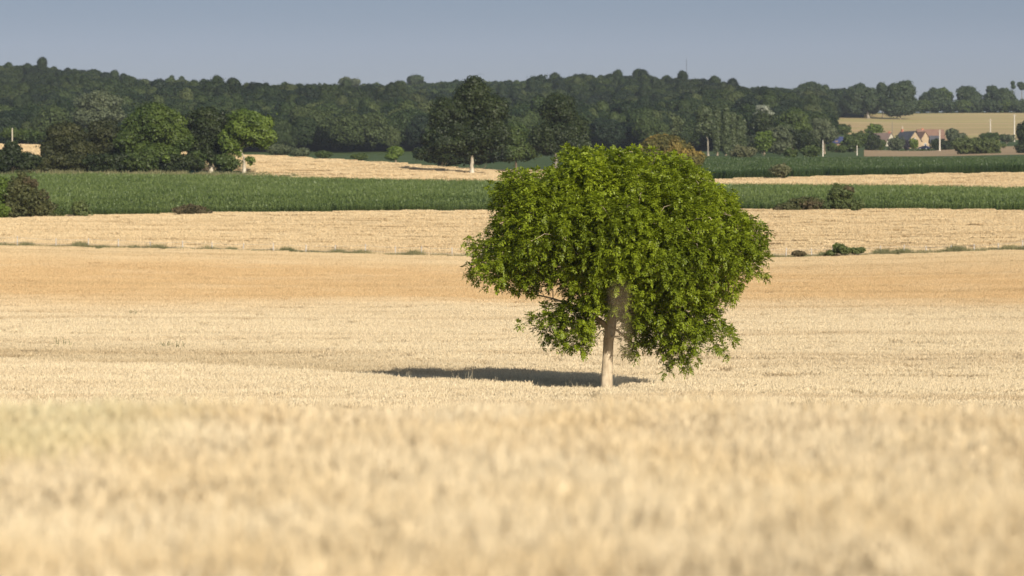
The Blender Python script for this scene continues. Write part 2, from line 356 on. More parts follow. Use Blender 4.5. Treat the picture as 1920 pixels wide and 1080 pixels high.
cu = (UG[:-1, :-1]+UG[1:, 1:]).ravel()/2; cd = (DG[:-1, :-1]+DG[1:, 1:]+DG[:-1, 1:]+DG[1:, :-1]).ravel()/4
mi = [zone(a, b) for a, b in zip(cu, cd)]
gnd = link(bpy.data.objects.new('ground', mesh_np('ground', V, Fq, ZM, mi, True)))
tag(gnd, 'rolling farmland rising from the wheat field to the wooded hill', 'ground', kind='structure')

# ------------------------------------------------------------------ scattering (stuff): geometry nodes instance prototypes kept out of the scene
def scatter(name, pts, rot, scl, protos, label, cat, pick_rand=0):
    coll = bpy.data.collections.new(name + '_sources')
    for me in protos: coll.objects.link(bpy.data.objects.new(me.name, me))
    me = bpy.data.meshes.new(name); me.vertices.add(len(pts)); me.vertices.foreach_set('co', np.asarray(pts, np.float32).ravel())
    a = me.attributes.new('rz', 'FLOAT', 'POINT'); a.data.foreach_set('value', np.asarray(rot, np.float32))
    a = me.attributes.new('sc', 'FLOAT_VECTOR', 'POINT'); a.data.foreach_set('vector', np.asarray(scl, np.float32).ravel())
    a = me.attributes.new('ix', 'INT', 'POINT'); a.data.foreach_set('value', np.random.RandomState(pick_rand).randint(0, len(protos), len(pts)).astype(np.int32))
    o = link(bpy.data.objects.new(name, me))
    ng = bpy.data.node_groups.new(name, 'GeometryNodeTree')
    ng.interface.new_socket('Geometry', in_out='INPUT', socket_type='NodeSocketGeometry')
    ng.interface.new_socket('Geometry', in_out='OUTPUT', socket_type='NodeSocketGeometry')
    gi = ng.nodes.new('NodeGroupInput'); go = ng.nodes.new('NodeGroupOutput')
    m2p = ng.nodes.new('GeometryNodeMeshToPoints'); iop = ng.nodes.new('GeometryNodeInstanceOnPoints')
    ci = ng.nodes.new('GeometryNodeCollectionInfo'); ci.inputs[0].default_value = coll; ci.inputs[1].default_value = True; ci.inputs[2].default_value = True
    def attr(nm, t):
        n = ng.nodes.new('GeometryNodeInputNamedAttribute'); n.data_type = t; n.inputs[0].default_value = nm; return n.outputs[0]
    cx = ng.nodes.new('ShaderNodeCombineXYZ'); e2r = ng.nodes.new('FunctionNodeEulerToRotation')
    k = ng.links.new
    k(gi.outputs[0], m2p.inputs[0]); k(m2p.outputs[0], iop.inputs['Points']); k(ci.outputs[0], iop.inputs['Instance'])
    iop.inputs['Pick Instance'].default_value = True; k(attr('ix', 'INT'), iop.inputs['Instance Index'])
    k(attr('rz', 'FLOAT'), cx.inputs[2]); k(cx.outputs[0], e2r.inputs[0]); k(e2r.outputs[0], iop.inputs['Rotation'])
    k(attr('sc', 'FLOAT_VECTOR'), iop.inputs['Scale']); k(iop.outputs[0], go.inputs[0])
    md = o.modifiers.new('scatter', 'NODES'); md.node_group = ng
    tag(o, label, cat, kind='stuff'); return o

def rnd_unit(rs, n):
    v = rs.normal(size=(n, 3)); return v/np.linalg.norm(v, axis=1, keepdims=True)
def blades(P, Dv, W, Ls, w0, w1):
    """flat tapered strips: P base, Dv direction, W width dir, Ls length, half widths"""
    n = len(P); a = Dv*Ls[:, None]
    V = np.empty((n, 4, 3)); V[:, 0] = P-W*w0; V[:, 1] = P+W*w0; V[:, 2] = P+a+W*w1; V[:, 3] = P+a-W*w1
    return V.reshape(-1, 3), np.arange(n*4).reshape(n, 4)
def join(parts):
    Vs, Fs, o = [], [], 0
    for V, f in parts: Vs.append(V); Fs.append(f+o); o += len(V)
    return np.concatenate(Vs), np.concatenate(Fs)

def wheat_tile(name, size, n, seed, hw=0.006, headl=0.09, k=1.0, mat=None):
    rs = np.random.RandomState(seed)
    gx = rs.uniform(-size/2, size/2, n); gy = rs.uniform(-size/2, size/2, n)
    ht = rs.normal(0.66, 0.035, n)
    lean = rs.normal(0, 0.09, (n, 2))
    P = np.stack([gx, gy, np.zeros(n)], 1)
    D = np.stack([lean[:, 0], lean[:, 1], np.ones(n)], 1); D /= np.linalg.norm(D, axis=1, keepdims=True)
    th = rs.uniform(0, math.pi, n); W = np.stack([np.cos(th), np.sin(th), 0*th], 1)
    st = blades(P, D, W, ht, 0.0022*k, 0.0018*k)
    T = P + D*ht[:, None]
    nod = rs.normal(0, 0.35, (n, 2)); Dh = np.stack([D[:, 0]+nod[:, 0], D[:, 1]+nod[:, 1], np.ones(n)*0.85], 1); Dh /= np.linalg.norm(Dh, axis=1, keepdims=True)
    hl = rs.uniform(.75, 1.2, n)*headl
    W2 = np.cross(Dh, W); W2 /= np.linalg.norm(W2, axis=1, keepdims=True)
    parts = [st]
    for Wd in (W, W2):                           # spindle-shaped ear: widening then narrowing
        parts.append(blades(T, Dh, Wd, hl*0.5, hw*0.55*k, hw*k))
        parts.append(blades(T+Dh*(hl*0.5)[:, None], Dh, Wd, hl*0.5, hw*k, hw*0.25*k))
    m = int(n*0.6); sel = rs.randint(0, n, m)
    Pl = P[sel] + D[sel]*(ht[sel]*rs.uniform(.4, .85, m))[:, None]
    Dl = np.stack([rs.normal(0, .7, m), rs.normal(0, .7, m), rs.uniform(.1, .8, m)], 1); Dl /= np.linalg.norm(Dl, axis=1, keepdims=True)
    parts.append(blades(Pl, Dl, W[sel], rs.uniform(.08, .2, m), 0.005*k, 0.001*k))
    V, f = join(parts)
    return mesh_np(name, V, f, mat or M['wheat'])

def tile_grid(y0, y1, step, seed, margin=1.25, xmin=6.0, jit=0.3):
    rs = np.random.RandomState(seed); P = []
    for y in np.arange(y0, y1, step):
        hx = max(xmin, 0.1334*y*margin + 2)
        xs = np.arange(-hx, hx, step); P.append(np.stack([xs, np.full(len(xs), y)], 1))
    P = np.concatenate(P); P += rs.uniform(-jit*step, jit*step, P.shape); return P, rs

def put(name, P, rs, protos, label, cat, smin=.92, smax=1.08, zs=None, sink=0.0):
    z = H(P[:, 0], P[:, 1]) - sink
    n = len(P); s = rs.uniform(smin, smax, n); sz = rs.uniform(smin, smax, n) if zs is None else zs
    return scatter(name, np.column_stack([P, z]), rs.randint(0, 4, n)*math.pi/2+rs.uniform(-.3, .3, n), np.stack([s, s, sz], 1), protos, label, cat)

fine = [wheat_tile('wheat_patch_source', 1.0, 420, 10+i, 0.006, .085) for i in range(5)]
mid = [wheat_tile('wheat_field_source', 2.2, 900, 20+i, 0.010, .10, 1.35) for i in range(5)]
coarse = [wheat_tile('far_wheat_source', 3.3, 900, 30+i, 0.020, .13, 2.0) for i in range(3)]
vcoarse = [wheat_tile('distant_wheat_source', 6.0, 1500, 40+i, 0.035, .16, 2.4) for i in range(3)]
P, rs = tile_grid(4.2, 42, 0.85, 1, 1.7, 4)
nzz = np.sin(P[:, 0]*1.3+P[:, 1]*.5)*.5 + np.sin(P[:, 0]*.45-P[:, 1]*1.1+2)*.5
put('foreground_wheat', P, rs, fine, 'blurred pale gold wheat filling the bottom of the view', 'wheat', zs=1.0+0.08*nzz+rs.uniform(-.05, .05, len(P)))
P, rs = tile_grid(42.5, 338, 1.9, 2)
keep = ~((np.abs(P[:, 0]-X(1138, 128)) < 0.9) & (np.abs(P[:, 1]-128) < 0.9))
P = P[keep]
low = np.sin(P[:, 0]*.21+P[:, 1]*.13)*.04 + np.sin(P[:, 1]*.6+P[:, 0]*.02)*.03
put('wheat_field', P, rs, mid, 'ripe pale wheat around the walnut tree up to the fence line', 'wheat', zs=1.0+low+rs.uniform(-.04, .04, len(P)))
P, rs = tile_grid(342, 439, 2.8, 3)
put('upper_wheat_field', P, rs, coarse, 'pale wheat between the wire fence and the maize', 'wheat')
P, rs = tile_grid(562, 806, 5.0, 4)
u = 960+P[:, 0]/P[:, 1]*F
P = P[(P[:, 1] > corn_back(u)+2) & (P[:, 1] < strip_end(u)-2) & ((u > 485) | (P[:, 1] > 668))]
put('far_wheat_field', P, rs, vcoarse, 'thin band of ripe wheat beyond the nearer maize field', 'wheat', .85, 1.0)

def corn_tile(name, seed, size=3.0, mat=None):
    rs = np.random.RandomState(seed); parts = []
    gx, gy = np.meshgrid(np.arange(-size/2, size/2, .75), np.arange(-size/2, size/2, .27)); n = gx.size
    B = np.stack([gx.ravel()+rs.normal(0, .04, n), gy.ravel()+rs.normal(0, .05, n), np.zeros(n)], 1)
    ht = rs.normal(1.9, .10, n); up = np.tile([0, 0, 1.0], (n, 1)); th = rs.uniform(0, math.pi, n)
    W = np.stack([np.cos(th), np.sin(th), 0*th], 1)
    parts.append(blades(B, up, W, ht, .014, .01))
    parts.append(blades(B+up*ht[:, None], up+rs.normal(0, .1, (n, 3)), W, np.full(n, .25), .03, .02))
    for k in range(9):
        a = th + k*math.pi + rs.normal(0, .4, n); z = ht*(0.22+0.085*k)
        d = np.stack([np.cos(a), np.sin(a), 0*a], 1); wd = np.stack([-np.sin(a), np.cos(a), 0*a], 1)
        L0 = rs.uniform(.24, .34, n)*(1.15-.05*k); P0 = B+up*z[:, None]; hw = .042
        d1 = d*.55+up*.85; d2 = d*.95+up*.2; d3 = d*.7-up*.75
        P1 = P0+d1*L0[:, None]; P2 = P1+d2*L0[:, None]
        parts += [blades(P0, d1, wd, L0, .02, hw), blades(P1, d2, wd, L0, hw, hw*.9), blades(P2, d3, wd, L0, hw*.9, .006)]
    V, f = join(parts); return mesh_np(name, V, f, mat or M['corn'])
ct = [corn_tile('maize_patch_source', 50+i) for i in range(4)]
ct2 = [corn_tile('far_maize_source', 60+i, mat=M['corn2']) for i in range(3)]
P, rs = tile_grid(442, 602, 2.9, 5, 1.22)
P = P[P[:, 1] < corn_back(960+P[:, 0]/P[:, 1]*F)-1]
put('maize_field', P, rs, ct, 'bright green maize field between two wheat fields', 'maize', .95, 1.06, zs=(.66+.34*np.clip((P[:, 1]-442)/24, 0, 1))*rs.uniform(.93, 1.07, len(P)))
P, rs = tile_grid(642, 852, 3.2, 6, 1.22); u = 960+P[:, 0]/P[:, 1]*F
P = P[(u > 1170) & (P[:, 1] > strip_end(u)+2) & (P[:, 1] < corn2_end(u)-1)]
put('far_maize_field', P, rs, ct2, 'dark green maize field in front of the village trees', 'maize', .95, 1.1)

# ------------------------------------------------------------------ trees
LQ = np.array([(-.5, 0, 0), (0, -.34, .06), (.5, 0, -.04), (0, .34, .06)])      # leaf-spray diamond
def leafcards(P, Nn, size, rs):
    n = len(P); t = rnd_unit(rs, n); A = np.cross(Nn, t); A /= np.linalg.norm(A, axis=1, keepdims=True)+1e-9
    B = np.cross(Nn, A); s = size*rs.uniform(.6, 1.35, n)
    V = P[:, None, :] + s[:, None, None]*(LQ[None, :, 0, None]*A[:, None, :] + LQ[None, :, 1, None]*B[:, None, :] + LQ[None, :, 2, None]*Nn[:, None, :])
    return V.reshape(-1, 3), np.arange(n*4).reshape(n, 4)
def make_lobes(masses, lobe_r, rs, fill=1.0, wild=False):
    """masses: ellipsoids (cx,cy,cz,rx,ry,rz) -> array of lobes (x,y,z,r)"""
    out_ = []
    for m in masses:
        c = np.array(m[:3]); r = np.array(m[3:])
        area = 4*math.pi*((r[0]*r[1])**1.6/3+(r[0]*r[2])**1.6/3+(r[1]*r[2])**1.6/3)**(1/1.6)
        n = max(4, int(fill*area/(lobe_r**2*1.9)))
        d = rnd_unit(rs, n); f = (rs.uniform(.72, 1.06, n)+(rs.rand(n) < .12)*rs.uniform(0, .16, n))[:, None]
        rr = lobe_r*rs.uniform(.45, 1.4, n)**1.0
        if wild:
            rr *= rs.uniform(.35, .9, n); f = f*rs.uniform(.7, 1.22, n)[:, None]; d[:, 2] = np.where(rs.rand(n) < .5, np.abs(d[:, 2]), d[:, 2])
        p = c + d*np.maximum(r-rr[:, None]*.8, r*.25)*f
        out_.append(np.column_stack([p, rr]))
    return np.concatenate(out_)
def crown(masses, lobe_r, leaf, seed, dens=1.0, inner=0.25, squash=.85, fill=1.0, wild=False):
    rs = np.random.RandomState(seed); lb = make_lobes(masses, lobe_r, rs, fill*(1.5 if wild else 1), wild)
    cnt = np.maximum(6, (dens*3.2*4*math.pi*lb[:, 3]**2/(leaf**2)*0.55)).astype(int)
    ids = np.repeat(np.arange(len(lb)), cnt); n = len(ids)
    d = rnd_unit(rs, n); d[:, 2] = np.where((d[:, 2] < -.2) & (rs.rand(n) < .5), -d[:, 2], d[:, 2])
    f = 1-rs.rand(n)**2*.45; f = np.where(rs.rand(n) < .10, f+rs.exponential(.16, n), f); f *= 1+0.12*np.sin(d[:, 0]*7+ids)*np.cos(d[:, 2]*6+ids*2)
    P = lb[ids, :3] + d*(lb[ids, 3]*f)[:, None]*np.array([1, 1, squash])
    Nn = d*1.15 + rnd_unit(rs, n)*.6 + np.array([0, 0, .2]); Nn /= np.linalg.norm(Nn, axis=1, keepdims=True)
    parts = [leafcards(P, Nn, leaf, rs)]
    ni = int(n*inner)                            # loose sprays through the inside
    k = rs.randint(0, len(masses), ni); mm = np.array(masses)[k]
    Pi = mm[:, :3] + rnd_unit(rs, ni)*mm[:, 3:]*(rs.rand(ni)**.4*.8)[:, None]
    parts.append(leafcards(Pi, rnd_unit(rs, ni), leaf*1.5, rs))
    return join(parts), lb
def skeleton(base, fork, targets, r0, rs, maxlimb=30, tipr=.02, n=6, wob=.12):
    """trunk and limbs as one continuous set of tubes grown towards the crown's lobes"""
    mb = MB(); base = Vector(base); fork = Vector(fork); H_ = (fork-base).length
    ax = [base.lerp(fork, t) for t in np.linspace(0, 1, 7)]
    for i in range(1, 6): ax[i] += Vector((rs.normal(0, r0*.15), rs.normal(0, r0*.15), 0))
    rad = [r0*(1.45 if i == 0 else 1.12 if i == 1 else 1-.07*i) for i in range(7)]
    mb.tube(ax, rad, 12)
    nodes = [(ax[-1], r0*.62)]
    T = sorted([Vector(t[:3]) for t in targets], key=lambda t: (t-fork).length)
    if len(T) > maxlimb: T = [T[i] for i in sorted(rs.choice(len(T), maxlimb, replace=False))]
    for t in T:
        q, qr = min(nodes, key=lambda a: (a[0]-t).length + 0.25*(a[0]-fork).length)
        d = t-q; m = 5; pts = [q.copy()]; 
        for i in range(1, m+1):
            f = i/m; p = q + d*f + Vector((0, 0, d.length*.10*math.sin(math.pi*f))) + Vector(rs.normal(0, wob*d.length*.25, 3)*(1 if i < m else 0)); pts.append(p)
        re = max(tipr, qr*.35); rr = [qr*.72*(1-i/m)+re*(i/m) for i in range(m+1)]
        mb.tube(pts, rr, n)
        for p, r_ in list(zip(pts, rr))[1:]: nodes.append((p, r_))
    return mb
def tree(name, label, cat, D, masses_px, mat, leaf=.45, lobe=1.4, dens=1.0, trunk=None, trunk_r=.3, bark='bark', group=None, seed=0, base_row=None, depth=1.0, limbs=14, inner=.25, extra=None, fork_row=None, fill=1.0):
    rs = np.random.RandomState(seed+1000)
    if cat == 'bush': masses_px = [(a, b-.1*d_, c*1.18, d_*1.2) for a, b, c, d_ in masses_px]
    cxm = np.mean([m[0] for m in masses_px]) if trunk is None else trunk
    x0 = X(cxm, D); z0 = float(H(x0, D)) if base_row is None else Z(base_row, D)
    def conv(L_):
        o = []
        for i, m in enumerate(L_):
            rx, rz = m[2]/F*D, m[3]/F*D
            o.append((X(m[0], D)-x0, rs.uniform(-.25, .25)*rx, Z(m[1], D)-z0, rx, min(rx, rz*1.6)*depth, rz))
        return o
    ms = conv(masses_px)
    e = empty(name, (x0, D, z0)); tag(e, label, cat, group)
    is_bush = cat in ('bush', 'hedge')
    (V, f), lb = crown(ms, lobe, leaf, seed, dens, inner if not is_bush else .45, fill=fill, wild=is_bush)
    keep_ = V[::4, 2] > 0.0
    V = V.reshape(-1, 4, 3)[keep_].reshape(-1, 3); f = np.arange(len(V)).reshape(-1, 4)
    link(bpy.data.objects.new('foliage' if is_bush else 'crown', mesh_np('crown', V, f, M[mat])), e)
    if extra:
        for q_, m_ in enumerate(conv(extra[0])):
            (V, f), _ = crown([m_], lobe*.8, leaf, seed+7+q_, dens*.7, .1, wild=True); link(bpy.data.objects.new('foliage_patch', mesh_np('foliage_patch', V, f, M[extra[1]])), e)
    zc = min(m[2]-m[5]*.4 for m in ms); zc = max(zc, 0.4)
    if fork_row is not None: zc = Z(fork_row, D)-z0
    if is_bush:
        mb = MB()
        for k in range(6):
            t = lb[rs.randint(len(lb))]; mb.tube([(rs.normal(0, .1), rs.normal(0, .1), -.1), (t[0]*.4, t[1]*.4, t[2]*.5), tuple(t[:3])], [.05, .035, .015], 5)
        mb.build('stems', M[bark], e)
    else:
        top = ms[0]
        skeleton((0, 0, -.3), (ms[0][0]*.1, 0, zc), lb[:, :3], trunk_r, rs, limbs).build('trunk', M[bark], e, True)
    return e

# ---- the walnut tree
DW = 128.0; wx = X(1138, DW); wz = float(H(wx, DW))
OUT = [(1040,288),(1062,276),(1110,276),(1150,283),(1180,276),(1232,281),(1290,300),(1325,322),(1345,350),(1375,366),(1392,400),(1425,414),(1445,440),(1432,470),(1440,500),(1432,526),(1410,515),(1385,532),(1378,572),(1352,578),(1366,606),(1383,630),(1368,668),(1355,690),(1345,680),(1338,655),(1316,640),(1308,668),(1300,702),(1288,694),(1268,690),(1245,702),(1232,690),(1242,668),(1212,655),(1188,678),(1170,662),(1150,640),(1128,640),(1112,656),(1090,664),(1070,652),(1042,664),(1022,660),(1010,640),(1016,622),(1000,602),(985,612),(960,622),(945,612),(960,600),(990,590),(1008,575),(1004,556),(985,548),(960,545),(935,530),(912,540),(890,548),(893,525),(862,502),(888,490),(888,478),(868,468),(862,440),(882,444),(900,458),(905,430),(918,415),(924,370),(918,352),(935,342),(928,322),(960,314),(975,324),(1000,318),(1032,322),(1040,300)]
poly = np.array([((a-1138)/F*DW, (540-b)/F*DW-wz) for a, b in OUT])
def inside(P, poly):
    x, z = P[:, 0], P[:, 1]; c = np.zeros(len(P), bool); n = len(poly); j = n-1
    for i in range(n):
        xi, zi = poly[i]; xj, zj = poly[j]
        k = ((zi > z) != (zj > z)) & (x < (xj-xi)*(z-zi)/(zj-zi+1e-12)+xi); c ^= k; j = i
    return c
def edge_dist(P, poly):
    A = poly; B = np.roll(poly, -1, 0); d = np.full(len(P), 1e9)
    for a, b in zip(A, B):
        ab = b-a; t = np.clip(((P-a)@ab)/(ab@ab), 0, 1); q = a+t[:, None]*ab; d = np.minimum(d, np.linalg.norm(P-q, axis=1))
    return d
def walnut():
    rs = np.random.RandomState(5)
    e = empty('walnut_tree', (wx, DW, wz))
    tag(e, 'large round-crowned green walnut tree standing alone in the pale wheat', 'tree')
    lo, hi = poly.min(0), poly.max(0)
    C = rs.uniform(lo, hi, (5200, 2)); C = C[inside(C, poly)]; ed = edge_dist(C, poly)
    # gaps where the wheat shows through near the lower left
    for gx, gz, gr in ((1036, 552, .30), (1054, 550, .22), (1014, 560, .22)):
        g = np.array([(gx-1138)/F*DW, (540-gz)/F*DW-wz]); ed = np.minimum(ed, np.linalg.norm(C-g, axis=1)-gr)
    ok = (ed > .10) & ((ed > .42) | (rs.rand(len(C)) < .60)); C, ed = C[ok], ed[ok]
    half = 4.4*np.sqrt(np.clip(1-(1-np.clip(ed/3.0, 0, 1))**2, 0, 1))
    half = half*np.interp(C[:, 1], [1.0, 2.6, 4.6], [.32, .5, 1.0])
    sgn = np.where(rs.rand(len(C)) < .6, -1, 1); r = np.clip(np.minimum(ed*.95, rs.uniform(.30, .68, len(C))), .12, .7)
    y = sgn*np.maximum(half-r*.8, 0)*rs.uniform(.70, 1.0, len(C))
    inn = rs.rand(len(C)) < .14; y = np.where(inn, y*rs.rand(len(C)), y)
    order = rs.permutation(len(C)); lobes = []
    for i in order:                              # thin out to overlapping clumps
        p = np.array([C[i, 0], y[i], C[i, 1]])
        if lobes:
            L_ = np.array(lobes); dd = np.linalg.norm(L_[:, :3]-p, axis=1)
            if (dd < .72*np.minimum(L_[:, 3], r[i])+.13).any(): continue
        lobes.append([*p, r[i]])
    lb = np.array(lobes)
    # shoot tips over every clump
    cnt = np.maximum(2, (4*math.pi*lb[:, 3]**2*5.0)).astype(int); ids = np.repeat(np.arange(len(lb)), cnt); n = len(ids)
    d = rnd_unit(rs, n); d[:, 2] = np.where((d[:, 2] < -.3) & (rs.rand(n) < .6), -d[:, 2], d[:, 2])
    T = lb[ids, :3] + d*(lb[ids, 3]*(rs.uniform(.55, 1.0, n)+(rs.rand(n) < .12)*np.minimum(rs.exponential(.35, n), .55)))[:, None]
    row_ = 540-(T[:, 2]+wz)*F/DW; col_ = 1138+T[:, 0]*F/DW
    k_ = ~((col_ > 1112) & (col_ < 1168) & (row_ > 582) & (T[:, 1] < 1.2)); T, d = T[k_], d[k_]
    # compound leaves: 5 around each tip, drooping, with 7 leaflets each
    nc = 6; TT = np.repeat(T, nc, 0); dd = np.repeat(d, nc, 0); m = len(TT)
    a = rnd_unit(rs, m); dirr = dd*.75+a*.8; dirr[:, 2] -= .18; dirr /= np.linalg.norm(dirr, axis=1, keepdims=True)
    up = np.tile([0, 0, 1.0], (m, 1)); side = np.cross(dirr, up); side /= np.linalg.norm(side, axis=1, keepdims=True)+1e-9
    nrm = np.cross(side, dirr); Lr = rs.uniform(.13, .25, m)
    parts = []; stems = []
    for j, (t, s) in enumerate(((.35, -1), (.35, 1), (.65, -1), (.65, 1), (.9, -1), (.9, 1), (1.0, 0))):
        droop = np.array([0, 0, -1.0])*(.10+.28*t*t)
        B = TT + (dirr*t + droop*t)*Lr[:, None]
        ld = dirr*(.55 if s else 1)+side*s*.85 + np.array([0, 0, -.26]) + rs.normal(0, .16, (m, 3)); ld /= np.linalg.norm(ld, axis=1, keepdims=True)
        ln = nrm + rs.normal(0, .28, (m, 3)); wdir = np.cross(ld, ln); wdir /= np.linalg.norm(wdir, axis=1, keepdims=True)+1e-9
        nn = np.cross(wdir, ld); l = rs.uniform(.078, .125, m)*(1.1 if s == 0 else 1); w = l*.24
        V = np.empty((m, 6, 3))                  # pointed leaflet folded on its midrib
        V[:, 0] = B; V[:, 1] = B+ld*(l*.45)[:, None]-wdir*w[:, None]+nn*(w*.35)[:, None]; V[:, 2] = B+ld*(l*.5)[:, None]
        V[:, 3] = B+ld*(l*.45)[:, None]+wdir*w[:, None]+nn*(w*.35)[:, None]; V[:, 4] = B+ld*l[:, None]-nn*(w*.3)[:, None]; V[:, 5] = B+ld*(l*.5)[:, None]
        i = np.arange(m)*6
        parts.append((V.reshape(-1, 3), np.concatenate([np.stack([i, i+2, i+4, i+1], 1), np.stack([i, i+3, i+4, i+2], 1)])))
    V, f = join(parts)
    link(bpy.data.objects.new('crown', mesh_np('crown', V, f, M['walnut'])), e)
    # wood
    tz = lambda row: (540-row)/F*DW-wz
    mb = MB(); pts = [((1137-1138)/F*DW, 0, -.3), (-.01, 0, .25), (0, 0, tz(700)), (.03, 0, tz(665)), (.05, 0, tz(640)), (.13, 0, tz(615)), (.15, 0, tz(590)), (.13, .05, tz(560)), (.2, .1, tz(520)), (.25, .2, tz(470)), (.2, .2, tz(400)), (.1, .1, tz(330))]
    rad = [.30, .225, .185, .172, .172, .182, .165, .15, .125, .10, .06, .03]
    mb.tube(pts, rad, 16)
    nodes = [(Vector(p), r_*.8) for p, r_ in list(zip(pts, rad))[5:]]
    # low limb to the left
    q = [(.10, -.02, tz(622)), (-.12, -.1, tz(606)), (-.45, -.25, tz(592)), (-1.0, -.4, tz(575)), (-1.8, -.3, tz(560)), (-2.9, -.1, tz(545))]
    rr = [.10, .085, .065, .048, .03, .018]; mb.tube(q, rr, 8); nodes += [(Vector(p), r_) for p, r_ in list(zip(q, rr))[1:]]
    tg = sorted([Vector(l[:3]) for l in lb[rs.permutation(len(lb))[:330]]], key=lambda t: (t-Vector((0.1, 0, tz(600)))).length)
    for t in tg:
        q_, qr = min(nodes, key=lambda a_: (a_[0]-t).length + .2*(a_[0]-nodes[0][0]).length)
        dv = t-q_; k = max(3, int(dv.length/.35)); ps = [q_]; 
        for i in range(1, k+1):
            fr = i/k; ps.append(q_+dv*fr+Vector((0, 0, dv.length*.12*math.sin(math.pi*fr)))+Vector(rs.normal(0, .05, 3)*(1 if i < k else .3)))
        re = max(.010, qr*.30); r2 = [qr*.65*(1-i/k)+re*(i/k) for i in range(k+1)]
        mb.tube(ps, r2, 6); nodes += list(zip(ps[1:], r2[1:]))
    mb.build('trunk', M['walnut_bark'], e, True)
    return e
walnut()

